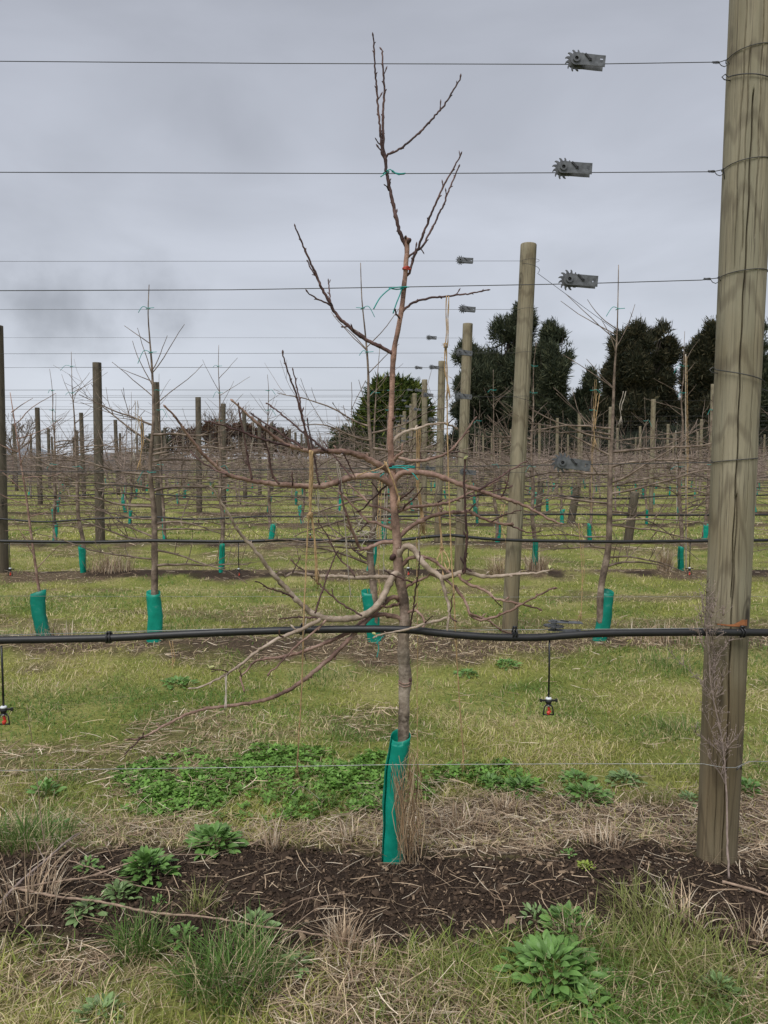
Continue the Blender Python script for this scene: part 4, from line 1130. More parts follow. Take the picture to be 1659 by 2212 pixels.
ROW2 = {-4.6: 'bare apple tree in trellis row two beyond the thin sapling', -2.69: 'thin leaning sapling in trellis row two with a wide teal guard at its foot', -1.79: 'bare apple tree in trellis row two beside the thin leaning sapling',
        -0.10: 'bare apple tree in trellis row two right behind the main trunk', 1.77: 'bare apple tree in trellis row two just past its end post',
        3.62: 'bare apple tree in trellis row two behind the cracked post'}
GL2 = {-2.69: 'wide upright teal guard round the thin sapling of trellis row two', -1.79: 'narrow teal guard in trellis row two beside the wide upright one',
       -0.10: 'teal guard in trellis row two right behind the main trunk', 1.77: 'teal guard with folded edge just past the end post of trellis row two',
       3.62: 'teal guard in trellis row two behind the cracked post', -4.6: 'teal guard in trellis row two beyond the thin sapling'}
TIES = []
ORD = ['first', 'second', 'third', 'fourth', 'fifth', 'sixth', 'seventh', 'eighth', 'ninth', 'tenth', 'eleventh', 'twelfth', 'thirteenth', 'fourteenth', 'fifteenth', 'sixteenth', 'seventeenth', 'eighteenth', 'nineteenth', 'twentieth']
for i, D in enumerate(ROWS):
    if i == 0: continue
    half = 0.5 * D + 1.2
    if i == 1: xl = list(ROW2)
    elif i == 2: xl = [-5.75, -3.87, -2.07, -.11, 1.86, 3.73, 5.6]
    else:
        x0 = {3: -.07, 4: .1}.get(i, trow.uniform(-.9, .9)); xl = []
        x = x0 - 1.85 * int((half + x0) / 1.85)
        while x < half:
            xl.append(x); x += 1.85
    nl = sum(1 for q in xl if q < END_X(D))
    for n_, x in enumerate(xl):
        wh = '%s tree %s end post, %s' % (*((ORD[nl - 1 - n_], 'wireward from the') if n_ < nl else (ORD[n_ - nl], 'beyond the')), row_txt(i))
        if i > 2: x += trow.uniform(-.14, .14)
        if i > 7 and trow.random() < .04: continue
        y = D + trow.uniform(-.04, .04)
        z = g1(x, y)
        t = empty('apple_tree', (x, y, z), 0)
        if i < 5:
            tm, lm, zf = NEAR[(n_ * 3 + i * 2) % 7]
            if i == 1 and n_ == 1: tm, lm = SAP; zf = None
            link('trunk', tm, t)
            for me in lm: link('branch', me, t)
            s_ = trow.uniform(.93, 1.05)
        else:
            tm, bm, zf = trow.choice(FARV)
            link('trunk', tm, t); link('branches', bm, t)
            s_ = trow.uniform(.85, 1.06)
        flip = 1 if trow.random() < .5 else -1
        t.scale = (s_ * flip, s_, s_ * trow.uniform(.95, 1.04))
        if i == 1: t.scale = (1 if x < 0 else -1, 1, 1.02)
        tag(t, ROW2[xl[n_]] if i == 1 else 'bare apple tree, ' + wh.replace(' tree', ''), 'apple tree', 'bare apple trees of %s' % row_txt(i))
        if i < 12 and (i < 5 or trow.random() < .75):
            me = GM[trow.randrange(5)]
            if i == 1: me = GM[n_ % 5]
            q_ = zf(.18) if zf else Vector((0, 0, 0))
            o = link('tree_guard', me, None, (x + q_.x * t.scale.x + trow.uniform(-.01, .01), y + q_.y * t.scale.y, z))
            sc = trow.uniform(.85, 1.1)
            o.scale = (sc, sc, trow.uniform(.8, 1.12))
            if i == 1: o.scale = (1.28, 1.1, 1.06) if n_ == 1 else (1.22, 1.2, 1.08)
            o.rotation_euler = (R(trow.uniform(-4, 4)), R(trow.uniform(-9, 9) if i > 1 else trow.uniform(-3, 3)), trow.uniform(0, 6.28) if i > 1 else 0)
            tag(o, GL2[xl[n_]] if i == 1 else 'teal guard of the ' + wh, 'tree guard', 'teal tree guards')
        if i < 5 and zf: TIES.append((i, t, zf, wh))

# ------------------------------------------------------------------ ties
def tie(pts_list, rad, label, mat='tie', group=None):
    mb = MB()
    for pts in pts_list:
        P, Rr = smooth_path([(*p, rad) for p in pts], 0.006)
        mb.tube(P, Rr, 6)
    o = mb.build('tree_tie', M[mat])
    return tag(o, label, 'tie', group)
def ring(cx, cy, cz, r, tilt=0.0):
    return [(cx + r * math.cos(a), cy + r * math.sin(a), cz + tilt * math.cos(a)) for a in [2 * math.pi * k / 10 for k in range(11)]]
def A3(x, y, dy): p = at(x, y, D1 + dy); return (p.x, p.y, p.z)
c = at(834, 373, D1)
tie([ring(c.x, c.y, c.z, .010, .003), [A3(834, 370, -.015), A3(843, 366, -.018), A3(852, 373, -.014), A3(863, 378, -.012)], [A3(834, 373, -.015), A3(828, 378, -.018), A3(822, 382, -.02)], [A3(846, 371, -.014), A3(862, 375, -.005), A3(876, 374, 0)], [A3(848, 368, -.01), A3(858, 376, .003), A3(874, 376, .003)]], .0019, 'knotted teal tie round the thin leader on the second wire')
c = at(872, 622, D1)
tie([ring(c.x, c.y, c.z, .012, .003), [A3(884, 620, 0), A3(865, 620, -.02), A3(848, 622, -.018), A3(838, 627, -.02), A3(822, 642, -.03), A3(812, 658, -.035), A3(807, 668, -.035)], [A3(868, 622, -.014), A3(864, 636, -.02), A3(856, 656, -.025), A3(849, 677, -.03)], [A3(840, 622, -.01), A3(856, 625, -.016), A3(872, 623, -.013)]], .0021, 'teal tie with long hanging tails on the third wire')
c = at(848, 1010, D1)
tie([ring(c.x, c.y, c.z, .0165, .002), [A3(847, 1008, -.02), A3(870, 1006, -.012), A3(896, 1008, -.004)], [A3(846, 1011, -.02), A3(872, 1010, -.012), A3(896, 1010, -.003)], [A3(868, 1010, -.015), A3(880, 1015, -.02), A3(893, 1024, -.03), A3(903, 1037, -.035)], [A3(830, 1022, -.03), A3(822, 1028, -.03), A3(816, 1034, -.03)]], .0021, 'thick doubled teal tie holding the trunk to the fourth wire')
c = at(877, 580, D1)
tie([ring(c.x, c.y, c.z, .0105, .002), ring(c.x, c.y, c.z + .003, .0105, .002), [A3(870, 579, -.012), A3(880, 582, -.014), A3(887, 581, -.008)]], .0026, 'short red tie round the upper trunk below the pruned knuckle', 'tie_red')
tie([[A3(833, 1368, -.09), A3(824, 1378, -.1), A3(812, 1391, -.1)], [A3(815, 1386, -.1), A3(818, 1400, -.1), A3(814, 1420, -.1)]], .0018, 'loose teal tie end lying by the black front pipe')
tr2 = random.Random(8)
for (i, t, zf, wh) in TIES:
    for wn_, z in (((1, 2.64), (2, 2.31), (4, 1.39)) if i < 4 else ((2, 2.31),)):
        if tr2.random() < .25: continue
        q = zf((z - t.location.z) / t.scale.z)
        x, y = t.location.x + q.x * t.scale.x, t.location.y + q.y * t.scale.y
        l = tr2.uniform(.05, .14); s_ = tr2.choice((-1, 1))
        tie([ring(x, y, z, .016, .005), [(x, y - .018, z), (x + s_ * l * .5, y - .025, z + .01), (x + s_ * l, y - .025, z - l * tr2.uniform(.1, 1))], [(x, y - .018, z), (x - s_ * .05, y - .016, z + .004)]], .0024 if i < 3 else .0036,
            'teal tie, %s wire, %s' % (WN[wn_], wh), 'tie', 'teal ties of %s' % row_txt(i))

# ------------------------------------------------------------------ twine
def twine(strands, label, mat='twine', rad=.0014, fray=None, knots=(), n_fib=3, seed=0):
    rg = random.Random(seed); mb = MB()
    for pts in strands:
        for f in range(n_fib):
            ph = rg.uniform(0, 6.28); o = rad * 0.9
            P, _ = smooth_path([(*p, 1) for p in pts], 0.012)
            q = [p + Vector((o * math.cos(ph + i * .7), o * math.sin(ph + i * .7), 0)) for i, p in enumerate(P)]
            mb.tube(q, rad * .75, 4)
            for i in range(0, len(P), 4):       # loose hairs
                if rg.random() < .35:
                    d = Vector((rg.uniform(-1, 1), rg.uniform(-1, 1), rg.uniform(-1, .4))).normalized()
                    mb.tube([P[i], P[i] + d * rg.uniform(.006, .022)], .0004, 3)
    for k in knots:
        k = Vector(k)
        for f in range(5):
            q = [k + Vector((.007 * math.cos(a + f), .006 * math.sin(a * 1.3 + f), .007 * math.sin(a + f * 2))) for a in [j * .8 for j in range(9)]]
            mb.tube(q, rad * .9, 4)
    if fray:
        for (p, l, n) in fray:
            p = Vector(p)
            for f in range(n):
                d = Vector((rg.uniform(-.35, .35), rg.uniform(-.3, .3), -1)).normalized()
                mb.tube([p, p + d * l * rg.uniform(.3, .6), p + d * l * rg.uniform(.6, 1.1) + Vector((rg.uniform(-.012, .012), 0, 0))], rad * .45, 3)
    return tag(mb.build('twine', M[mat]), label, 'twine', 'jute twine hanging from the apple trees')
twine([[A3(964, 638, -.05), A3(964, 690, -.05), A3(963, 742, -.05)], [A3(969, 640, -.05), A3(968, 690, -.05), A3(967, 742, -.05)], [A3(964, 748, -.05), A3(966, 820, -.05), A3(966, 900, -.05), A3(968, 1000, -.05), A3(970, 1060, -.06), A3(973, 1150, -.07), A3(976, 1220, -.09), A3(981, 1290, -.1), A3(984, 1370, -.1), A3(993, 1520, -.08), A3(1002, 1645, -.05)], [A3(962, 748, -.05), A3(960, 790, -.05), A3(967, 830, -.05), A3(971, 860, -.05)]],
      'long tan twine hung double from the upper right twig and knotted', rad=.0016, fray=[(A3(968, 830, -.05), .06, 8), (A3(984, 1372, -.1), .05, 8), (A3(1000, 1640, -.05), .05, 8)], knots=[A3(963, 746, -.055)], seed=1)
twine([[A3(669, 972, -.16), A3(670, 1020, -.16), A3(668, 1070, -.16), A3(671, 1112, -.16)], [A3(675, 974, -.15), A3(675, 1040, -.16), A3(672, 1080, -.16), A3(671, 1112, -.16)], [A3(672, 972, -.165), A3(672, 1050, -.165), A3(668, 1112, -.16)], [A3(668, 1112, -.16), A3(664, 1160, -.16), A3(660, 1250, -.17), A3(656, 1340, -.2), A3(652, 1480, -.2), A3(645, 1600, -.18), A3(642, 1662, -.15)], [A3(674, 1116, -.16), A3(679, 1160, -.16), A3(681, 1210, -.16), A3(683, 1255, -.16)], [A3(672, 1116, -.16), A3(678, 1150, -.16), A3(684, 1210, -.16), A3(685, 1262, -.16)]],
      'thick tan twine bundle hung over the upper left limb with a big knot', rad=.0017, fray=[(A3(684, 1225, -.16), .08, 10), (A3(642, 1655, -.15), .05, 8)], knots=[A3(671, 1112, -.165), A3(668, 1115, -.17)], n_fib=3, seed=2)
twine([[A3(900, 922, .08), A3(901, 1000, .08), A3(900, 1040, .07), A3(908, 1100, .06), A3(914, 1152, .05)], [A3(905, 922, .08), A3(904, 1000, .08), A3(903, 1040, .07), A3(912, 1100, .06), A3(917, 1155, .05)], [A3(908, 924, .09), A3(907, 990, .09), A3(905, 1040, .08), A3(911, 1120, .06)]],
      'broad loose tan twine bundle over the pale limb right of the trunk', rad=.0019, fray=[(A3(914, 1110, .05), .09, 16)], seed=3)
twine([[A3(944, 1086, .1), A3(948, 1110, .08), A3(951, 1150, .06), A3(954, 1184, .04)], [A3(946, 1088, .09), A3(951, 1130, .07), A3(956, 1184, .04)], [A3(954, 1188, .03), A3(946, 1205, .0), A3(943, 1222, -.03)], [A3(956, 1188, .02), A3(966, 1200, -.02), A3(971, 1220, -.06), A3(966, 1232, -.08), A3(960, 1215, -.05)], [A3(954, 1190, .02), A3(956, 1230, -.03), A3(958, 1250, -.06)]],
      'tan twine tied in a loop above the drooping pale limb', rad=.0016, fray=[(A3(953, 1170, .05), .04, 8)], knots=[A3(954, 1186, .03)], seed=4)
twine([[A3(900, 1162, -.03), A3(901, 1260, -.03), A3(902, 1380, -.03), A3(901, 1500, -.03), A3(902, 1600, -.04), A3(903, 1668, -.05)]], 'single thin tan string hanging straight down beside the trunk', rad=.0011, n_fib=2, seed=5)
twine([[A3(830, 996, -.02), A3(837, 1010, -.03), A3(846, 1030, -.035), A3(855, 1055, -.03), A3(862, 1078, -.02)], [A3(834, 998, -.02), A3(842, 1020, -.033), A3(853, 1048, -.032), A3(860, 1074, -.02)], [A3(832, 1002, -.02), A3(826, 1008, -.04), A3(808, 1016, -.05), A3(790, 1020, -.08), A3(772, 1028, -.1)]], 'tan twine slung across the trunk under the fourth wire', rad=.0018, fray=[(A3(862, 1072, -.03), .05, 8)], seed=6)
twine([[A3(727, 996, -.1), A3(730, 1020, -.1), A3(738, 1055, -.1), A3(742, 1090, -.1), A3(746, 1150, -.1), A3(752, 1230, -.1), A3(758, 1290, -.1)], [A3(729, 998, -.1), A3(736, 1030, -.1), A3(740, 1080, -.1), A3(750, 1180, -.1)]], 'bleached pale twine trailing from the left limbs', 'twine_pale', .0011, fray=[(A3(742, 1090, -.1), .06, 8)], seed=7)
twine([[A3(683, 1052, -.1), A3(681, 1070, -.1), A3(684, 1090, -.1), A3(690, 1075, -.1), A3(688, 1060, -.1)], [A3(686, 1052, -.1), A3(688, 1100, -.1), A3(691, 1120, -.1)]], 'small bleached twine loop under the left limb', 'twine_pale', .0011, seed=8)
twine([[A3(487, 1460, -.31), A3(487, 1490, -.33), A3(486, 1530, -.38)], [A3(489, 1458, -.31), A3(489, 1500, -.34), A3(488, 1528, -.38)]], 'short bleached twine linking the two lowest left branches', 'twine_pale', .0012, fray=[(A3(487, 1500, -.34), .03, 6)], seed=9)
twine([[A3(662, 1335, -.2), A3(659, 1350, -.2), A3(654, 1380, -.2), A3(648, 1398, -.2)]], 'bleached twine scrap hanging at the black pipe left of the trunk', 'twine_pale', .0013, fray=[(A3(650, 1390, -.2), .03, 6)], seed=10)
# tangle left in the row behind (row two)
rg = random.Random(12); mb = MB(); c0 = at(790, 1150, 5.95)
for k in range(46):
    p = c0 + Vector((rg.gauss(0, .05), rg.gauss(0, .04), rg.gauss(0, .04)))
    q = wander(rg, p, (rg.uniform(-1, 1), rg.uniform(-1, 1), rg.uniform(-.6, .6)), rg.uniform(.1, .24), 6, .6, -.02)
    mb.tube(q, .0026, 4)
tag(mb.build('twine_tangle', M['twine_pale']), 'pale matted twine tangle like a nest in trellis row two', 'twine')
rg = random.Random(13)
for n_, (x, y0, y1, D) in enumerate(((292, 865, 990, 5.9), (299, 900, 1005, 5.9), (1290, 850, 960, 5.9), (1347, 845, 905, 5.9), (1085, 1090, 1160, 5.9), (820, 1030, 1290, 5.9), (832, 1040, 1240, 5.9), (1480, 770, 1180, 9.6), (1285, 820, 1110, 9.6), (545, 900, 990, 9.6), (1250, 1130, 1340, 5.9), (366, 1385, 1460, 5.4))):
    p, q = at(x, y0, D), at(x + rg.uniform(-8, 8), y1, D)
    md = p.lerp(q, .5) + Vector((rg.uniform(-.03, .03), 0, 0))
    twine([[tuple(p), tuple(md), tuple(q)], [tuple(p + Vector((.02, 0, 0))), tuple(md + Vector((.015, 0, 0))), tuple(q.lerp(p, .3))]], 'frayed twine hanging among the bare trees of %s' % row_txt(1 if D < 7 else 2),
          'twine' if n_ % 3 else 'twine_pale', .0028, fray=[(tuple(q.lerp(p, .1)), .10, 10)], n_fib=2, seed=30 + n_)
# bamboo stakes far right
for (x, y0, y1, D) in ((1481, 765, 1170, 9.75), (903, 990, 1180, 9.8), (1460, 930, 1110, 16.9)):
    a, b = at(x, y0, D), at(x + 3, y1, D); b.z = g1(b.x, D) - .05
    mb = MB(); P, Rr = smooth_path([(*a, .007), (*a.lerp(b, .5), .008), (*b, .009)], .12)
    mb.tube(P, [r * (1.15 if k % 3 == 0 else 1) for k, r in enumerate(Rr)], 7)
    tag(mb.build('bamboo_stake', M['twine_pale']), 'slim pale bamboo stake standing in %s' % row_txt(2 if D < 12 else 4), 'stake', 'bamboo stakes')

# ------------------------------------------------------------------ ground cover
rs = np.random.RandomState(7)
def scatter(n, y0, y1, pw=1.0, widen=0.55, pad=0.35):
    """points in the wedge of ground in view (with a margin); pw>0 puts more of them near"""
    u = rs.rand(n)
    if pw == 1.0: y = y0 * (y1 / y0) ** u
    else:
        a = 1 - pw; y = (y0 ** a + u * (y1 ** a - y0 ** a)) ** (1 / a)
    x = (rs.rand(n) * 2 - 1) * (widen * y + pad)
    return x, y
def blades(name, x, y, L, W, C, lean, seg=3, mat='blade', z=None, az=None, kind='stuff', parent=None, curl=1.0):
    n = len(x)
    if az is None: az = rs.rand(n) * 2 * np.pi
    if z is None: z = ground_h(x, y) - 0.004
    fa = az + np.pi / 2 + (rs.rand(n) - .5) * 1.2
    V = np.zeros((n, 2 * seg + 1, 3), np.float32)
    for i in range(seg + 1):
        t = i / seg
        hx = L * lean * (0.25 * t + 0.75 * t * t) * curl
        hz = L * (t - 0.45 * np.clip(lean, 0, 1.2) * t * t)
        cx = x + np.cos(az) * hx; cy = y + np.sin(az) * hx; cz = z + hz
        w = W * (1 - t ** 2.2) * 0.5 if i < seg else 0
        if i < seg:
            V[:, 2 * i, 0] = cx - np.cos(fa) * w; V[:, 2 * i, 1] = cy - np.sin(fa) * w; V[:, 2 * i, 2] = cz
            V[:, 2 * i + 1, 0] = cx + np.cos(fa) * w; V[:, 2 * i + 1, 1] = cy + np.sin(fa) * w; V[:, 2 * i + 1, 2] = cz
        else:
            V[:, 2 * i, 0] = cx; V[:, 2 * i, 1] = cy; V[:, 2 * i, 2] = cz
    T_ = []
    for i in range(seg - 1):
        a = 2 * i; T_ += [(a, a + 1, a + 3), (a, a + 3, a + 2)]
    T_.append((2 * seg - 2, 2 * seg - 1, 2 * seg))
    nv = 2 * seg + 1
    T_ = (np.array(T_)[None] + (np.arange(n) * nv)[:, None, None]).reshape(-1, 3)
    return soup(name, V.reshape(-1, 3), T_, M[mat], np.repeat(C, nv, 0), parent, True)
GREEN = np.array((0.130, 0.225, 0.045)); OLIVE = np.array((0.420, 0.415, 0.110)); DRY = np.array((0.66, 0.55, 0.33)); LIME = np.array((0.36, 0.445, 0.110))
def grass_col(x, y, n, dry_bias=0.0):
    p = fbm(x * 1.1, y * 1.3, 71, 4); q = fbm(x * 2.3 + 9, y * 2.6, 81, 3)
    w = np.clip((p - 0.40) / 0.26 + rs.randn(n) * 0.20, 0, 1)[:, None]
    c = GREEN * (1 - w) + OLIVE * w
    l = np.clip((q - .55) / .2, 0, 1)[:, None] * (rs.rand(n) < .5)[:, None]
    c = c * (1 - l) + LIME * l
    d = (rs.rand(n) < np.clip(0.27 + 0.9 * (q - 0.5) + 0.3 * (p - .5) + dry_bias, 0.05, 0.9))[:, None]
    c = np.where(d, DRY * (0.75 + .45 * rs.rand(n))[:, None], c)
    return c * (0.75 + 0.5 * rs.rand(n))[:, None]

# lane grass, nearest to farther
def lawn(name, n, y0, y1, L0, L1, W, seg, pw, label, lean=(0.3, 1.1)):
    x, y = scatter(n, y0, y1, pw)
    s, st = soil_m(x, y), straw_m(x, y)
    bare = np.clip((fbm(x * 1.7, y * 2.1, 91, 4) - .50) / .16, 0, 1) * .72
    keep = rs.rand(n) < np.clip(1 - s * 1.3, 0, 1) * np.clip(1 - .86 * st, 0, 1) * (1 - bare)
    x, y, st = x[keep], y[keep], st[keep]; n = len(x)
    cl = fbm(x * 4.5, y * 4.5, 101, 3)
    L = (L0 + (L1 - L0) * rs.rand(n) ** 1.6) * (0.55 + 0.95 * cl)
    C = grass_col(x, y, n, .25 * st)
    o = blades(name, x, y, L, W * (.6 + .8 * rs.rand(n)), C, lean[0] + (lean[1] - lean[0]) * rs.rand(n), seg)
    tag(o, label, 'grass', kind='stuff')
lawn('grass', 52000, 1.45, 2.35, .025, .10, .0032, 4, 1.0, 'tufted grass between straw on the near edge of the mulch', (.4, 1.3))
lawn('grass', 170000, 2.75, 6.6, .018, .062, .0034, 3, 1.2, 'short mown olive grass lane between the front row and trellis row two', (.4, 1.4))
lawn('grass', 120000, 5.7, 14.5, .022, .065, .0060, 2, 1.3, 'short mown grass lanes around trellis rows two to four', (.4, 1.4))
lawn('grass', 90000, 13.5, 62, .03, .08, .016, 2, 1.6, 'distant mown grass lanes between the far trellis rows', (.4, 1.3))

# ragged taller tufts
TG, TO = (.115, .205, .045), (.245, .270, .085)
for (px, py, n, h, sp, col, lab) in (
    (55, 1815, 620, .22, .14, TG, 'dense dark green tuft beside the upright thin stem'),
    (15, 1740, 200, .16, .12, TO, 'olive tuft behind the dense dark green tuft'),
    (300, 2060, 330, .21, .06, TG, 'upright green tuft below the smallest leafy rosettes'),
    (428, 1965, 90, .16, .045, TO, 'thin olive tuft growing out of the mulch'),
    (500, 2130, 900, .24, .12, TG, 'large deep green tuft under the long dry cane'),
    (690, 1745, 200, .12, .08, TG, 'bright green tuft at the edge of the clover'),
    (1385, 1975, 260, .19, .085, TO, 'loose green tuft beside the leafy weed on the mulch edge'),
    (1300, 2050, 200, .2, .08, TO, 'loose olive tuft right of the big leafy weed'),
    (1450, 2080, 620, .2, .16, TO, 'broad olive tuft in front of the cracked post'),
    (1590, 2160, 300, .2, .14, TO, 'olive tuft nearest the small pale weed'),
    (960, 2150, 300, .15, .13, TO, 'dry olive tuft among straw stubble'),
    (1420, 1735, 160, .14, .06, TO, 'small green tuft behind the mulch near the cracked post'),
    (860, 2200, 200, .14, .1, TO, 'low olive tuft under the straw heap'),
    (230, 2200, 260, .14, .12, TO, 'low olive tuft at the pale leafy weed'),
    (120, 1690, 200, .13, .1, TG, 'soft green tuft below the low wire'),
    (1480, 1580, 260, .17, .14, TG, 'tall green tuft in the lane before the cracked post'),
    (1440, 1440, 300, .2, .2, TG, 'dark green tuft at the foot of trellis row two'),
    (700, 1465, 300, .18, .2, TG, 'green tuft at the straw strip of trellis row two')):
    p = on_ground(px, py)
    o = None
    n = int(n * .75); a = rs.rand(n) * 6.283; r = 1.25 * sp * rs.rand(n) ** .7
    x, y = p.x + r * np.cos(a), p.y + r * np.sin(a) * .8
    C = np.array(col) * (.65 + .7 * rs.rand(n))[:, None]
    C = np.where((rs.rand(n) < .15)[:, None], DRY * .9, C)
    n = len(x)
    o = blades('grass_tuft', x, y, h * .74 * (.35 + .75 * rs.rand(n)), .0030 * (.6 + .7 * rs.rand(n)), C, .2 + .95 * rs.rand(n), 5, az=a + rs.randn(n) * 1.2)
    tag(o, lab, 'grass tuft', 'ragged grass tufts')

# straw litter
def strands(name, x, y, L, W, C, lift, label, pitch=None, kind='stuff', cat='straw', seg=3):
    n = len(x); az = rs.rand(n) * 2 * np.pi
    bend = rs.randn(n) * .22
    roll = rs.rand(n) * 3.14
    z0 = ground_h(x, y) + lift
    V = np.zeros((n, 2 * seg + 2, 3), np.float32)
    if pitch is None: pitch = np.abs(rs.randn(n)) * .10
    for i in range(seg + 1):
        t = i / seg - .5
        aa = az + bend * t
        cx = x + np.cos(aa) * L * t; cy = y + np.sin(aa) * L * t
        cz = np.maximum(z0 + np.sin(pitch) * L * (t + .5), ground_h(cx, cy) + .002)
        w = W * .5 * (1 - .35 * abs(t) * 2)
        ox, oy, oz = -np.sin(aa) * np.cos(roll) * w, np.cos(aa) * np.cos(roll) * w, np.abs(np.sin(roll)) * w
        V[:, 2 * i, 0] = cx - ox; V[:, 2 * i, 1] = cy - oy; V[:, 2 * i, 2] = cz - oz * .3
        V[:, 2 * i + 1, 0] = cx + ox; V[:, 2 * i + 1, 1] = cy + oy; V[:, 2 * i + 1, 2] = cz + oz
    T_ = []
    for i in range(seg):
        a = 2 * i; T_ += [(a, a + 1, a + 3), (a, a + 3, a + 2)]
    nv = 2 * seg + 2
    T_ = (np.array(T_)[None] + (np.arange(n) * nv)[:, None, None]).reshape(-1, 3)
    o = soup(name, V.reshape(-1, 3), T_, M['straw'], np.repeat(C, nv, 0), None, False)
    return tag(o, label, cat, kind=kind)
def straw_col(n):
    k = rs.rand(n)[:, None]
    c = np.array((.70, .545, .375)) * k + np.array((.30, .205, .135)) * (1 - k)
    c = np.where((rs.rand(n) < .22)[:, None], np.array((.80, .68, .52)), c)
    return c * (.55 + .6 * rs.rand(n))[:, None]
def litter(n, y0, y1, L, W, label, pw=1.0, thin=0.0):
    x, y = scatter(n, y0, y1, pw)
    st, s = straw_m(x, y), soil_m(x, y)
    keep = rs.rand(n) < np.clip(st * (1 - .75 * s), thin, 1)
    x, y = x[keep], y[keep]; n = len(x)
    strands('straw', x, y, L * (.35 + 1.0 * rs.rand(n)), W * (.6 + .8 * rs.rand(n)), straw_col(n), rs.rand(n) ** 2 * .035, label)
litter(46000, 1.4, 3.5, .085, .0027, 'pale dry straw strewn round the front mulch mound', 1.0, .11)
litter(40000, 3.3, 12, .095, .0042, 'dry straw bands under trellis rows two and three', 1.1, .03)
litter(16000, 11, 32, .16, .010, 'dry straw bands under the far trellis rows', 1.3, .02)
# loose standing straw
n = 1500; x, y = scatter(n, 1.45, 3.3)
k = rs.rand(n) < straw_m(x, y) * .9; x, y = x[k], y[k]; n = len(x)
strands('straw', x, y, .08 + .10 * rs.rand(n), .0022 * (.7 + .6 * rs.rand(n)), straw_col(n), 0.0, 'raised straw stalks on the front strip', pitch=.25 + .7 * rs.rand(n))
# stubble clumps and heaps
for (px, py, n, h, sp, lab) in ((742, 2050, 150, .13, .05, 'upright straw stubble at the end of the long dry cane'), (760, 2090, 120, .10, .1, 'straw heap fanning out below the stubble'),
                                (592, 1835, 60, .17, .035, 'tall split straw clump at the mulch edge below the clover'), (1235, 2030, 80, .12, .05, 'straw stubble between the two leafy weeds'),
                                (750, 1815, 80, .13, .06, 'straw clump left of the green front guard'), (1095, 1750, 110, .10, .06, 'straw hummock on the strip behind the mulch'),
                                (1000, 1790, 160, .12, .12, 'straw pile right of the hanging dry grass'), (1480, 1990, 60, .14, .06, 'straw stalks before the cracked post'), (60, 1960, 110, .2, .12, 'bundle of slanting straw by the dry cane root'),
                                (1620, 2030, 60, .13, .06, 'straw stalks at the foot of the lying stick'), (1310, 1830, 120, .11, .09, 'straw fringe left of the cracked post foot')):
    p = on_ground(px, py)
    a = rs.rand(n) * 6.283; r = sp * rs.rand(n) ** .7
    o = blades('straw_clump', p.x + r * np.cos(a), p.y + r * np.sin(a) * .8, h * (.4 + .7 * rs.rand(n)), .0034 * (.7 + .6 * rs.rand(n)), straw_col(n), .1 + 1.0 * rs.rand(n), 3, 'straw', az=a + rs.randn(n) * .8)
    tag(o, lab, 'straw clump', 'straw clumps of the front strip')
for (px, D, n, h, sp, lab) in ((240, 9.7, 320, .34, .3, 'pale dry grass stand in trellis row three left of the sapling'), (1160, 9.7, 240, .3, .16, 'dry grass clump at an end post of trellis row three'), (1435, 9.7, 220, .42, .1, 'upright dry grass bunch by a guard in trellis row three'),
                               (1075, 9.4, 160, .35, .14, 'fanned dry grass under the twine in trellis row three'), (100, 6.0, 120, .2, .2, 'dry grass at the wide guard of trellis row two'), (1440, 6.0, 160, .22, .3, 'low dry grass in trellis row two right of its tree')):
    c = at(px, 1300, D); a = rs.rand(n) * 6.283; r = sp * rs.rand(n) ** .7
    o = blades('dry_grass', c.x + r * np.cos(a), D + r * np.sin(a) * .6, h * (.4 + .7 * rs.rand(n)), .006 * (.7 + .6 * rs.rand(n)), straw_col(n) * .95, .1 + .8 * rs.rand(n), 3, 'straw')
    tag(o, lab, 'dry grass', 'dry grass clumps of the back rows')

# mulch: bark flakes and crumbs
def chips(n, smin, smax, label, thresh=.25):
    x, y = scatter(n, 1.9, 3.05, 1.0, .55, .3)
    k = rs.rand(n) < soil_m(x, y); x, y = x[k], y[k]; n = len(x)
    z = ground_h(x, y) + .001 + .004 * rs.rand(n)
    L = smin + (smax - smin) * rs.rand(n) ** 2; W = L * (.25 + .5 * rs.rand(n)); H = np.minimum(L * .3, .004) * (.5 + rs.rand(n))
    az = rs.rand(n) * 6.283; ti = rs.randn(n) * .35; tj = rs.randn(n) * .3
    base = np.array([(-.5, -.4, 0), (.5, -.25, 0), (.45, .45, 0), (-.4, .5, 0), (-.35, -.3, 1), (.4, -.2, 1), (.3, .35, 1), (-.3, .35, 1)])
    lx = base[None, :, 0] * L[:, None]; ly = base[None, :, 1] * W[:, None]; lz = base[None, :, 2] * H[:, None] + lx * np.sin(ti)[:, None] + ly * np.sin(tj)[:, None]
    V = np.stack([x[:, None] + lx * np.cos(az)[:, None] - ly * np.sin(az)[:, None], y[:, None] + lx * np.sin(az)[:, None] + ly * np.cos(az)[:, None], z[:, None] + lz], -1)
    T_ = np.array([(4, 5, 6), (4, 6, 7), (0, 1, 5), (0, 5, 4), (1, 2, 6), (1, 6, 5), (2, 3, 7), (2, 7, 6), (3, 0, 4), (3, 4, 7)])
    T_ = (T_[None] + (np.arange(n) * 8)[:, None, None]).reshape(-1, 3)
    k = rs.rand(n)[:, None]
    C = np.array((.024, .016, .011)) * (1 - k) + np.array((.090, .060, .040)) * k
    C = np.where((rs.rand(n) < .06)[:, None], np.array((.25, .18, .12)), C)
    tag(soup('mulch', V.reshape(-1, 3), T_, M['mulch'], np.repeat(C, 8, 0)), label, 'mulch', kind='stuff')
chips(42000, .004, .016, 'dark crumbly bark mulch on the front mound')
chips(2200, .015, .045, 'larger bark flakes on the front mound')

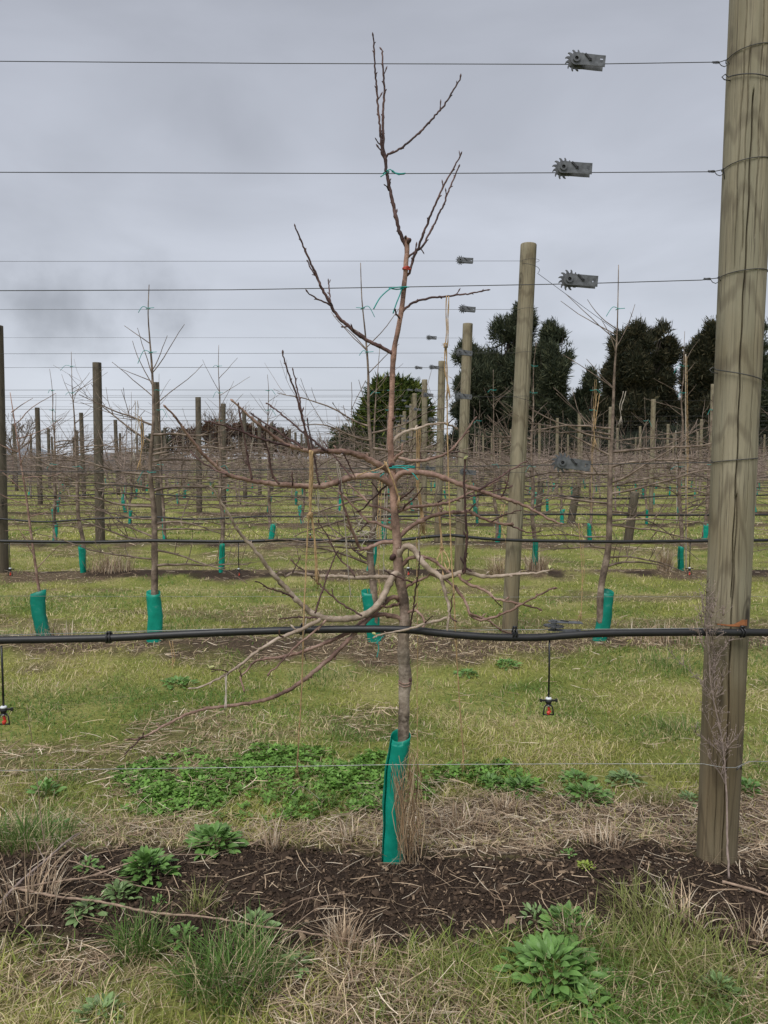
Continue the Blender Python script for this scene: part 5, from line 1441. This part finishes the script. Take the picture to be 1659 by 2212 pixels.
# clover
def clover(n, px, py, rx, ry, label):
    a = rs.rand(n) * 6.283; r = rs.rand(n) ** .5
    c = on_ground(px, py)
    x = c.x + rx * r * np.cos(a); y = c.y + ry * r * np.sin(a)
    k = (fbm(x * 5, y * 5, 111, 3) + rs.randn(n) * .09 - .42 * np.clip(r - .35, 0, 1)) > .30; x, y = x[k], y[k]; n = len(x)
    h = .008 + .022 * rs.rand(n) * (.5 + fbm(x * 4, y * 4, 121, 2)); s = .008 + .007 * rs.rand(n)
    z = ground_h(x, y) + h; az = rs.rand(n) * 6.283; tx, ty = rs.randn(n) * .35, rs.randn(n) * .35 - .15
    prof = np.array([(0, 0), (.35, -.36), (.85, -.42), (1.0, 0), (.85, .42), (.35, .36)])
    V = []
    for j in range(3):
        aj = az + j * 2.094
        lx = prof[None, :, 0] * s[:, None] * 1.3; ly = prof[None, :, 1] * s[:, None] * 1.3
        X = lx * np.cos(aj)[:, None] - ly * np.sin(aj)[:, None]; Y = lx * np.sin(aj)[:, None] + ly * np.cos(aj)[:, None]
        V.append(np.stack([x[:, None] + X, y[:, None] + Y, z[:, None] + X * tx[:, None] + Y * ty[:, None] + lx * .15], -1))
    V = np.stack(V, 1).reshape(-1, 3)
    T_ = np.array([(0, 1, 2), (0, 2, 3), (0, 3, 4), (0, 4, 5)])
    T_ = (T_[None] + (np.arange(n * 3) * 6)[:, None, None]).reshape(-1, 3)
    g = (.55 + .8 * rs.rand(n))[:, None]
    C = (np.array((.185, .345, .070)) * g)
    tag(soup('clover', V, T_, M['clover'], np.repeat(C, 18, 0)), label, 'clover', kind='stuff')
clover(7600, 580, 1688, .82, .44, 'dense green clover patch left of the front guard')
clover(700, 300, 1700, .22, .2, 'thin clover at the left end of the patch')
clover(1500, 1040, 1682, .30, .2, 'clover right of the front guard')

# leafy rosettes
def leaf_mesh(name, L, W, mat, tooth=.0, curl=.5, fold=.25, n=7):
    V, Fc = [], []
    for i in range(n + 1):
        t = i / n
        w = W * .5 * (math.sin(math.pi * min(1, t * .96 + .03)) ** .8) * (1.25 - .25 * t if t < .6 else 1.1) if i < n else .0006
        if t < .22: w = W * .12 + w * (t / .22) * .8
        if i % 2 and tooth: w *= 1 + tooth
        x = L * t * (1 - .12 * curl * t); z = L * curl * (.55 * t - .75 * t * t)
        V += [(x, -w, z + fold * w), (x, 0, z), (x, w, z + fold * w)]
    for i in range(n):
        a = 3 * i; Fc += [(a, a + 3, a + 4, a + 1), (a + 1, a + 4, a + 5, a + 2)]
    me = bpy.data.meshes.new(name); me.from_pydata(V, [], Fc)
    me.polygons.foreach_set('use_smooth', [True] * len(Fc)); me.materials.append(mat); me.update()
    return me
LM = {k: [leaf_mesh('leaf', 1.0, w, M[k], t, c) for (w, t, c) in ((.34, .0, .45), (.30, .12, .7), (.38, .06, .2))] for k in ('leaf', 'leaf_pale', 'leaf_lime')}
lr = random.Random(21)
M['bud_leaf'] = mat_leaf('bud_leaf', (0.36, 0.38, 0.13), (0.50, 0.50, 0.24))
LM['bud'] = [leaf_mesh('bud_leaf', 1.0, .42, M['bud_leaf'], 0, .6)]
for (x, y, dy) in BUDS:
    p = Vector(T(x, y, dy)[:3])
    for k in range(4):
        o = link('bud_leaf', LM['bud'][0], tree); o.location = p
        o.rotation_euler = (lr.uniform(-.6, .6), -lr.uniform(.3, 1.3), lr.uniform(0, 6.28)); s_ = lr.uniform(.012, .026); o.scale = (s_, s_, s_)
def rosette(px, py, n, size, mat, label, spread=1.0, height=1.0):
    p = on_ground(px, py)
    t = empty('leafy_weed', p)
    st = MB()
    st.tube([(0, 0, -.01), (0, 0, .02 * height), (.002, 0, size * .5 * height)], [.006, .005, .002], 6); st.build('stem', M[mat], t)
    n = int(n * 2.8)
    for i in range(n):
        k = 1 - math.sqrt(1 - i / n)                     # 0 outer ring .. 1 crown of the mound
        a = i * 2.399 + lr.uniform(-.4, .4)
        el = R(6 + 58 * k * height + lr.uniform(-14, 16))
        s_ = size * .40 * (1.05 - .3 * k) * lr.uniform(.7, 1.2)
        o = link('leaf', LM[mat][lr.randrange(3)], t)
        r0 = size * .62 * spread * (1 - k) * lr.uniform(.35, 1.0)
        o.location = (r0 * math.cos(a), r0 * math.sin(a), .006 + size * .50 * height * (1 - (1 - k) ** 2) * lr.uniform(.6, 1.1))
        o.rotation_euler = (Matrix.Rotation(a + lr.uniform(-.5, .5), 3, 'Z') @ Matrix.Rotation(-el, 3, 'Y') @ Matrix.Rotation(lr.uniform(-.6, .6), 3, 'X')).to_euler()
        o.scale = (s_, s_ * lr.uniform(.85, 1.25), s_)
    tag(t, label, 'weed', 'leafy rosette weeds')
rosette(318, 1890, 62, .112, 'leaf', 'bushy bright green leafy weed growing from the mulch', 1.2, 1.1)
rosette(462, 1830, 60, .125, 'leaf', 'large spreading grey green leafy weed below the clover', 1.3, .8)
rosette(258, 1945, 22, .085, 'leaf_pale', 'small pale rosette under the bushy bright green weed')
rosette(186, 1975, 20, .085, 'leaf_pale', 'small pale rosette beside the dry cane', 1, .7)
rosette(190, 1880, 9, .06, 'leaf', 'tiny leafy seedling left of the bushy bright green weed')
rosette(341, 1952, 8, .035, 'leaf', 'tiniest leafy seedling on bare mulch')
rosette(556, 2010, 16, .09, 'leaf_pale', 'pale leafy weed beside the long dry cane', 1, 1)
rosette(398, 2035, 10, .07, 'leaf', 'leafy seedling above the large deep green tuft')
rosette(640, 2095, 14, .085, 'leaf_pale', 'pale leafy weed left of the straw heap', 1, .6)
rosette(100, 1720, 22, .11, 'leaf', 'leafy weed beside the thin upright stem')
rosette(128, 1790, 8, .06, 'leaf', 'few leaves beside the dense dark green tuft')
rosette(1195, 2110, 92, .135, 'leaf', 'biggest leafy weed with broad toothed leaves before the mulch', 1.9, .85)
rosette(1270, 2190, 20, .11, 'leaf', 'leafy weed touching the biggest one', 1.2, .6)
rosette(1225, 2010, 34, .10, 'leaf', 'leafy weed on the mulch edge above straw stubble', 1.3, 1.0)
rosette(1155, 1990, 9, .07, 'leaf_pale', 'small grey leafed sprig left of the mulch edge weed', 1, 1)
rosette(1264, 1874, 30, .032, 'leaf_lime', 'tiny lime green mossy weed on the mulch', 1.6, .5)
rosette(1228, 1850, 8, .04, 'leaf', 'tiny sprig beside the lime green weed')
rosette(1130, 1712, 34, .12, 'leaf', 'leafy weed in the strip right of the front guard', 1.3, .7)
rosette(1060, 1700, 26, .10, 'leaf', 'leafy weed next to the clover right of the guard', 1.2, .7)
rosette(1268, 1728, 36, .12, 'leaf', 'dark leafy weed in the middle of the straw strip', 1.4, .7)
rosette(1245, 1690, 24, .10, 'leaf', 'leafy weed behind the dark one of the straw strip', 1.2, .6)
rosette(1350, 1690, 28, .11, 'leaf_pale', 'pale leafy weed near the cracked post at the lane edge', 1.2, .6)
rosette(1490, 1732, 14, .08, 'leaf_pale', 'pale weed at the left side of the cracked post', 1, .7)
rosette(1612, 1712, 28, .10, 'leaf', 'leafy weed just beyond the cracked post', 1.1, .8)
rosette(1550, 2150, 36, .07, 'leaf_pale', 'small pale weed in the broad olive tuft', 1.4, 1.1)
rosette(215, 2205, 20, .09, 'leaf_pale', 'pale leafy weed in the low tuft', 1.2, .8)
rosette(385, 1480, 24, .13, 'leaf', 'low weed in the lane under the left branches', 1.2, .5)
rosette(1095, 1440, 26, .12, 'leaf', 'weed in the lane below the flat strainer', 1.2, .6)
rosette(1010, 1460, 20, .11, 'leaf', 'weed in the lane behind the hanging twine', 1.2, .5)

# dry grass hanging on the front guard
rg = random.Random(31); Vb, Tb = [], []
for k in range(190):
    x0, y0 = rg.gauss(887, 11), rg.uniform(1610, 1800)
    ln = rg.uniform(35, 130)
    x1, y1 = x0 + rg.gauss(-2, 9), min(y0 + ln, 1868)
    if k < 34: x0, y0, x1, y1 = rg.uniform(844, 868), rg.uniform(1640, 1700), rg.uniform(858, 882), rg.uniform(1780, 1858)
    elif k < 60: x0, x1, y1 = rg.gauss(884, 8), rg.gauss(884, 14), rg.uniform(1800, 1868)
    dy = rg.uniform(-.11, -.03)
    p, q = at(x0, y0, D1 + dy * .8), at(x1, y1, D1 + dy)
    md = p.lerp(q, rg.uniform(.35, .6)) + Vector((rg.gauss(.003, .016), rg.gauss(0, .010), rg.gauss(0, .01)))
    q.z = max(q.z, g1(q.x, q.y))
    P, _ = smooth_path([(*p, 1), (*md, 1), (*q, 1)], .05)
    w = rg.uniform(.0006, .0015); an = rg.uniform(-1.2, 1.2); b0 = len(Vb)
    for i_, c_ in enumerate(P):
        ww = w * (1 - .5 * abs(i_ / (len(P) - 1) - .5))
        off = Vector((math.cos(an), math.sin(an), 0)) * ww
        Vb += [tuple(c_ - off), tuple(c_ + off)]
    for i_ in range(len(P) - 1):
        e_ = b0 + 2 * i_; Tb += [(e_, e_ + 1, e_ + 3), (e_, e_ + 3, e_ + 2)]
    if k == 0: Nb = []
    Nb.append(len(P) * 2)
Cb = np.repeat(straw_col(len(Nb)) * (.45 + .5 * rs.rand(len(Nb)))[:, None] * np.array((.98, .88, .76)), Nb, 0)
tag(soup('dry_grass_bunch', Vb, Tb, M['straw'], Cb), 'bunch of dead hanging grass leaning on the front guard', 'dry grass')

# dry stalks and canes
def stalk(pts, r0, r1, label, side=0, seed=0, mat='dry_stem', name='dry_stalk', plumes=0):
    rg = random.Random(seed); mb = MB()
    P, Rr = smooth_path([(*p, r0 + (r1 - r0) * i / (len(pts) - 1)) for i, p in enumerate(pts)], .02)
    P = [p + Vector((rg.uniform(-.0015, .0015), rg.uniform(-.0015, .0015), rg.uniform(-.001, .001))) for p in P]
    Rr = [r * (1.3 if i % 4 == 0 else 1) for i, r in enumerate(Rr)]
    mb.tube(P, Rr, 6)
    o = mb.build(name, M[mat])
    for k in range(side):
        i = rg.randint(int(len(P) * .25), len(P) - 2)
        d = (P[min(i + 2, len(P) - 1)] - P[i - 1]).normalized()
        d = d + Vector((rg.uniform(-.8, .8), rg.uniform(-.5, .5), rg.uniform(-.2, .5)))
        m2 = MB(); q = wander(rg, P[i], d, rg.uniform(.06, .2), 6, .15, .0)
        m2.tube(q, [Rr[i] * .5 * (1 - .6 * t / 6) for t in range(7)], 4)
        for j in range(plumes):
            b = q[rg.randint(1, 6)]
            e_ = wander(rg, b, d + Vector((rg.uniform(-1, 1), rg.uniform(-.6, .6), rg.uniform(-.5, .8))), rg.uniform(.012, .05), 3, .3, 0)
            m2.tube(e_, [.0011, .0009, .0008, .0006], 3)
            for _ in range(3):
                c_ = e_[-1] + Vector((rg.uniform(-.005, .005), rg.uniform(-.005, .005), rg.uniform(-.004, .006)))
                m2.tube([c_, c_ + Vector((0, 0, .0022)), c_ + Vector((0.0004, 0, .004))], [.0007, .0013, .0005], 4)
        m2.build('side_stem', M[mat], o)
    return tag(o, label, 'dry stem')
def G3(px, py, up=.01): p = on_ground(px, py); return (p.x, p.y, p.z + up)
stalk([G3(20, 1935, .03), G3(120, 1955, .03), G3(230, 1980, .045), G3(330, 2005, .05), G3(450, 2015, .05), G3(560, 2030, .045), G3(700, 2048, .04), G3(800, 2060, .03), G3(905, 2080, .02)], .0042, .0016, 'long dry brown cane lying across the mulch', 5, 1)
stalk([G3(30, 1940, .03), G3(110, 1925, .03), G3(200, 1910, .03), G3(300, 1895, .06), G3(390, 1876, .05), G3(450, 1865, .03)], .0034, .0012, 'dry cane lying over the bushy bright green weed', 4, 2)
stalk([G3(0, 1965, .02), G3(40, 1928, .03), G3(95, 1880, .03), G3(150, 1830, .03), G3(170, 1810, .02)], .0045, .003, 'thick pale cane slanting past the cane roots', 4, 3, 'dry_weed')
stalk([G3(150, 1870, .02), G3(215, 1900, .03), G3(290, 1930, .03), G3(380, 1938, .02)], .002, .001, 'thin dry runner over the small pale rosettes', 2, 4)
stalk([A3(98, 1840, -.1), A3(88, 1760, -.1), A3(80, 1690, -.12), A3(73, 1640, -.12), A3(66, 1580, -.13), A3(57, 1522, -.14)], .0018, .0008, 'thin upright bare stem crossing the low wire', 0, 5)
stalk([G3(540, 1840, .03), G3(700, 1790, .05), G3(780, 1775, .03)], .0016, .001, 'thin dry stem over the tall split straw clump', 2, 6)
stalk([G3(1560, 1912, .012), G3(1610, 1925, .014), G3(1670, 1945, .012)], .005, .004, 'short brown stick lying at the cracked post foot', 0, 7)
stalk([G3(700, 1745, .02), A3(1, 1, 0) if False else G3(655, 1760, .12), G3(630, 1830, .2)], .0016, .001, 'bent pale straw stem beside the clover', 0, 8, 'twine_pale')
stalk([G3(560, 2010, .02), G3(660, 1975, .05), G3(760, 1955, .04)], .0014, .0008, 'thin dry stem rising over the mulch beside the pale weed', 2, 9)
stalk([G3(600, 2045, .02), G3(690, 2000, .06), G3(770, 1985, .03)], .0014, .0008, 'thin dry stem fanning from the long dry cane', 2, 10)
stalk([A3(1575, 1898, -.17), A3(1572, 1830, -.15), A3(1570, 1740, -.13), A3(1566, 1660, -.12), A3(1557, 1580, -.12), A3(1545, 1530, -.12), A3(1535, 1470, -.12), A3(1530, 1400, -.12), A3(1522, 1330, -.12), A3(1515, 1285, -.12)], .0036, .0010, 'dead brown weed with feathery side stems leaning on the cracked post', 22, 11, 'dry_weed', 'dead_weed', 16)

# ------------------------------------------------------------------ windbreak, conifers, shrubs, sheds beyond the orchard
brs = np.random.RandomState(17)
def crown(name, lobes, n_per, L, W, cols, up, parent, gap=.45, nz=.35, spike=5, shell=.55, clump=0):
    """lobes: (centre, rx, ry, rz); tufts of slender leaf faces through the volume of the lobes"""
    C_, A_, Dv = [], [], []
    if clump:
        sub = []
        for (c, rx, ry, rz) in lobes:
            for q in range(clump):
                d = brs.randn(3); d /= np.linalg.norm(d); d *= brs.uniform(.15, .84)
                f = brs.uniform(.28, .50)
                sub.append(((c[0] + d[0] * rx, c[1] + d[1] * ry, c[2] + d[2] * rz), rx * f, ry * f, rz * f * brs.uniform(.8, 1.25)))
        lobes = sub
    for (c, rx, ry, rz) in lobes:
        n = int(n_per * rx * rz)
        d = brs.randn(n, 3); d /= np.linalg.norm(d, axis=1)[:, None]
        r = (shell + (1 - shell) * brs.rand(n)) ** (1 / 1.0)
        r = np.where(brs.rand(n) < .25, brs.rand(n) ** .5, r)
        r = r * (1 + .22 * brs.randn(n) * .6)
        p = np.array(c)[None] + d * r[:, None] * np.array((rx, ry, rz))[None]
        g = vnoise(p[:, 0] / nz * .5 + p[:, 1] * .7, p[:, 2] / nz * .5 + p[:, 1] * .31, 131)
        g2 = vnoise(p[:, 0] * .55, p[:, 2] * .55 + p[:, 1] * .3, 141)
        k = (g * .6 + g2 * .4) > gap
        C_.append(p[k]); A_.append(d[k]); Dv.append(g2[k])
    P = np.concatenate(C_); A = np.concatenate(A_); G = np.concatenate(Dv)
    n = len(P)
    P = np.repeat(P, spike, 0); A = np.repeat(A, spike, 0); tone = np.repeat(brs.rand(n), spike)
    m = len(P)
    P = P + brs.randn(m, 3) * L * .35
    d = A * .7 + brs.randn(m, 3) * .55 + np.array((0, 0, up))
    d /= np.linalg.norm(d, axis=1)[:, None]
    s = np.cross(d, brs.randn(m, 3)); s /= np.linalg.norm(s, axis=1)[:, None]
    l = (L * (.5 + brs.rand(m)))[:, None]; w = (W * (.5 + brs.rand(m)))[:, None]
    V = np.stack([P - s * w * .5, P + s * w * .5, P + d * l * .6 + s * w * .4, P + d * l, P + d * l * .6 - s * w * .4], 1)
    T_ = np.array([(0, 1, 2), (0, 2, 4), (4, 2, 3)])
    T_ = (T_[None] + (np.arange(m) * 5)[:, None, None]).reshape(-1, 3)
    ci = np.array(cols)
    f = np.clip(tone + brs.randn(m) * .12, 0, .999) * (len(cols) - 1)
    i0 = f.astype(int); fr = (f - i0)[:, None]
    C = ci[i0] * (1 - fr) + ci[np.minimum(i0 + 1, len(cols) - 1)] * fr
    return soup(name, V.reshape(-1, 3), T_, M['needle'], np.repeat(C, 5, 0), parent)
def wtree(name, label, px, D, lobes, cols, n_per=300, L=.55, W=.075, up=.6, group=None, gap=.47, cat='tree', limbs=True, shell=.55, r0=.22, nz=.35, clump=0):
    b = at(px, 1000, D); b.z = 0
    t = empty(name, b)
    lw = []
    for (x, y, rx, ry) in lobes:
        c = at(x, y, D) - b; k = D / F
        lw.append(((c.x, brs.uniform(-.6, .6), c.z), rx * k, max(1.0, rx * k * .8), ry * k))
    rg = random.Random(int(px))
    mb = MB(); tz = max(l[0][2] for l in lw)
    tp = [(0, 0, -.3), (rg.uniform(-.2, .2), 0, tz * .35), (rg.uniform(-.3, .3) + lw[0][0][0] * .4, 0, tz * .7), (lw[0][0][0] * .8, lw[0][0][1], tz)]
    P, Rr = smooth_path([(*p, r0 * (1 - .75 * i / 3)) for i, p in enumerate(tp)], .6); mb.tube(P, Rr, 8)
    tr = mb.build('trunk', M['bark_wind'], t)
    if limbs:
        for (c, rx, ry, rz) in lw:
            for q in range(5):
                s0 = P[rg.randint(1, len(P) - 2)]
                e_ = Vector(c) + Vector((rg.uniform(-.8, .8) * rx, rg.uniform(-.6, .6) * ry, rg.uniform(.0, .85) * rz))
                md = s0.lerp(e_, .5) + Vector((0, 0, -.25))
                m2 = MB(); P2, R2 = smooth_path([(*s0, r0 * .45), (*md, r0 * .3), (*e_, r0 * .08)], .5); m2.tube(P2, R2, 5)
                m2.build('limb', M['bark_wind'], tr)
    crown('crown', lw, n_per, L, W, cols, up, t, gap, nz, shell=shell, clump=clump)
    return tag(t, label, cat, group)
CAS = [(.022, .031, .020), (.048, .062, .038), (.082, .096, .057), (.130, .135, .076)]
CAB = [(.020, .026, .017), (.042, .048, .029), (.074, .072, .042), (.115, .096, .052)]
WG = 'windbreak trees beyond the orchard'
wtree('windbreak_tree', 'tall broad dark feathery tree standing behind the slim end posts', 1075, 68, [(1105, 730, 52, 58), (1090, 790, 72, 70), (1040, 830, 55, 70), (1120, 860, 75, 90), (1035, 920, 55, 70), (1010, 880, 30, 45), (1095, 950, 70, 50), (1010, 770, 22, 30), (1130, 690, 25, 30)], CAS, n_per=620, L=.42, W=.06, clump=17, group=WG, gap=.40)
wtree('windbreak_tree', 'narrow round topped dark tree right of the broad feathery one', 1195, 66, [(1198, 740, 38, 48), (1190, 810, 42, 60), (1180, 880, 45, 60), (1195, 940, 48, 50)], CAS, n_per=620, L=.42, W=.06, clump=17, group=WG, gap=.40)
wtree('windbreak_tree', 'low open feathery tree in the dip of the windbreak', 1258, 67, [(1260, 880, 36, 45), (1250, 940, 45, 45), (1275, 830, 14, 30)], CAS, n_per=620, L=.42, W=.06, clump=17, group=WG, gap=.40)
wtree('windbreak_tree', 'wide bronze tinged feathery tree in the middle of the windbreak', 1385, 67, [(1395, 745, 40, 42), (1430, 745, 36, 42), (1360, 790, 48, 60), (1420, 810, 55, 60), (1325, 820, 32, 45), (1380, 870, 70, 70), (1400, 940, 75, 50), (1310, 920, 40, 60), (1440, 880, 40, 60)], CAB, n_per=620, L=.42, W=.06, clump=17, group=WG, gap=.40)
wtree('windbreak_tree', 'dark dense tree showing left of the cracked post', 1535, 66, [(1530, 750, 38, 45), (1520, 820, 48, 70), (1545, 890, 60, 70), (1510, 950, 60, 40), (1500, 890, 30, 50)], CAB, n_per=620, L=.42, W=.06, clump=17, group=WG, gap=.40)
wtree('windbreak_tree', 'dark tree showing right of the cracked post', 1640, 66, [(1625, 760, 42, 55), (1650, 830, 55, 70), (1640, 910, 60, 70), (1690, 800, 50, 80), (1740, 860, 60, 100)], CAS, n_per=620, L=.42, W=.06, clump=17, group=WG, gap=.40)
wtree('windbreak_tree', 'thin dark sapling tree between the round and wide windbreak trees', 1225, 70, [(1230, 930, 40, 60), (1290, 950, 40, 45)], CAS, n_per=620, L=.42, W=.06, clump=17, group=WG, gap=.40)
for k, px in enumerate((990, 1060, 1130, 1210, 1290, 1365, 1440, 1520, 1600, 1690)):
    wtree('undergrowth_shrub', 'dark shrub in the undergrowth below the windbreak trees', px, 64 + (k % 3), [(px, 972, 40, 28), (px + 20, 958 + (k % 3) * 8, 26, 30)], CAS[:3], group='undergrowth shrubs below the windbreak', gap=.36, cat='shrub', limbs=False, r0=.08)
# rounded green conifer
CON = [(.016, .032, .008), (.042, .070, .016), (.090, .125, .026), (.190, .205, .040)]
wtree('conifer', 'rounded golden green conifer with feathery sprays behind the trunk', 848, 58, [(850, 866, 38, 38), (845, 900, 60, 46), (848, 938, 72, 46), (845, 970, 78, 38), (824, 852, 18, 22), (878, 856, 24, 26), (903, 888, 22, 24)], CON, n_per=680, L=.58, W=.11, up=.30, gap=.30, limbs=False, shell=.75, nz=.5)
GRB = [(.035, .05, .022), (.065, .085, .035), (.11, .125, .055)]
wtree('bush', 'loose grey green bush left of the rounded conifer', 742, 57, [(745, 952, 32, 28), (730, 968, 26, 22), (765, 970, 26, 24)], GRB, n_per=420, L=.22, W=.10, up=.2, gap=.42, cat='bush', limbs=True, r0=.06)
# brown-red hedge on the left
RED = [(.045, .022, .016), (.085, .042, .028), (.13, .07, .042), (.07, .065, .035)]
for k, (px, lob, lab) in enumerate(((335, [(335, 965, 34, 24), (350, 950, 22, 20)], 'dark green brown hedge bush at the shed end'), (400, [(400, 955, 40, 30), (430, 945, 30, 24)], 'brown leafed hedge bush left of the bare crown'),
                                    (470, [(470, 945, 42, 36), (500, 950, 34, 30)], 'rounded brown hedge bush under the bare crown'), (545, [(545, 950, 44, 34), (520, 945, 30, 30)], 'red brown hedge bush behind the old posts'),
                                    (600, [(598, 955, 36, 30), (580, 940, 24, 20)], 'reddish hedge bush at the low end of the hedge'), (650, [(650, 975, 36, 18)], 'lowest brown hedge bush beside the gap to the conifer'))):
    wtree('hedge_bush', lab, px, 60 + k % 2, lob, RED if k else GRB + RED[:1], n_per=330, L=.20, W=.09, up=.3, gap=.40, cat='bush', limbs=True, r0=.07, group='hedge bushes beyond the orchard')
# bare crowned tree and thin leafless bushes
def bare_tree(name, label, px, D, h, spread, seed, n0=7, cat='tree'):
    rg = random.Random(seed); b = at(px, 1000, D); b.z = 0
    t = empty(name, b)
    mb = MB(); P = [Vector((0, 0, -.2)), Vector((.05, 0, h * .2)), Vector((0, 0, h * .4))]; mb.tube(P, [.16, .14, .11], 7); tr = mb.build('trunk', M['bark_twig'], t)
    m2 = MB()
    def grow(p, d, L, r, dep):
        q = wander(rg, p, d, L, 4, .16, .03); m2.tube(q, [max(.012, r * (1 - .5 * i / 4)) for i in range(5)], 4 if dep < 3 else 3, False)
        if dep >= 5: return
        for k in range(3 if dep < 4 else 2):
            grow(q[rg.randint(2, 4)], (q[-1] - q[0]).normalized() + Vector((rg.uniform(-spread, spread), rg.uniform(-spread, spread), rg.uniform(-.25, .5))), L * rg.uniform(.55, .8), r * .55, dep + 1)
    for k in range(n0):
        a = k * 6.283 / n0
        grow(P[rg.randint(1, 2)], (math.cos(a) * .8, math.sin(a) * .8, .9), h * .33, .06, 1)
    m2.build('crown', M['bark_back'], t)
    return tag(t, label, cat)
bare_tree('bare_tree', 'leafless twiggy tree rising over the brown hedge', 480, 63, 5.6, .8, 3, 8)
bare_tree('bare_tree', 'leafless bush at the far left beside the grey shed', 30, 45, 4.1, .7, 5, 6)
bare_tree('bare_tree', 'small leafless tree between hedge and conifer', 690, 64, 3.2, .8, 8, 5)
# low sheds
def shed(px0, px1, D, eave, ridge, label, depth=9, ridge_at=.5):
    a, b = at(px0, 1000, D), at(px1, 1000, D); w = b.x - a.x
    t = empty('shed', (a.x, D, 0))
    mb = MB(); mb.box((w / 2, depth / 2, eave / 2), (w, depth, eave)); wall = mb.build('wall', M['shed'], t, False)
    mb = MB()
    prof = [(-.3, eave + .003), (w * ridge_at, ridge), (w + .3, eave + .003), (w + .3, eave + .12), (w * ridge_at, ridge + .12), (-.3, eave + .12)]
    mb.prism(prof, -.3, depth + .3); rf = mb.build('roof', M['shed_roof'], t, False)
    mb = MB(); mb.prism([(0, eave), (w, eave), (w * ridge_at, ridge - .02)], .05, .15); mb.build('gable', M['shed'], t, False)
    for k in range(3):
        mb = MB(); mb.box((w * (.2 + .28 * k), -.03, eave * .42), (w * .16, .08, eave * .84)); mb.build('door', M['shed_door'], wall, False)
    tag(t, label, 'shed')
shed(238, 345, 78, 1.9, 2.05, 'long flat roofed grey shed behind the orchard hedge')
shed(60, 240, 90, 0.9, 1.9, 'low grey shed with a shallow gable beyond the posts', ridge_at=.72)
shed(-40, 48, 70, 1.2, 2.4, 'grey gabled shed beside the leafless far left bush', ridge_at=.35)
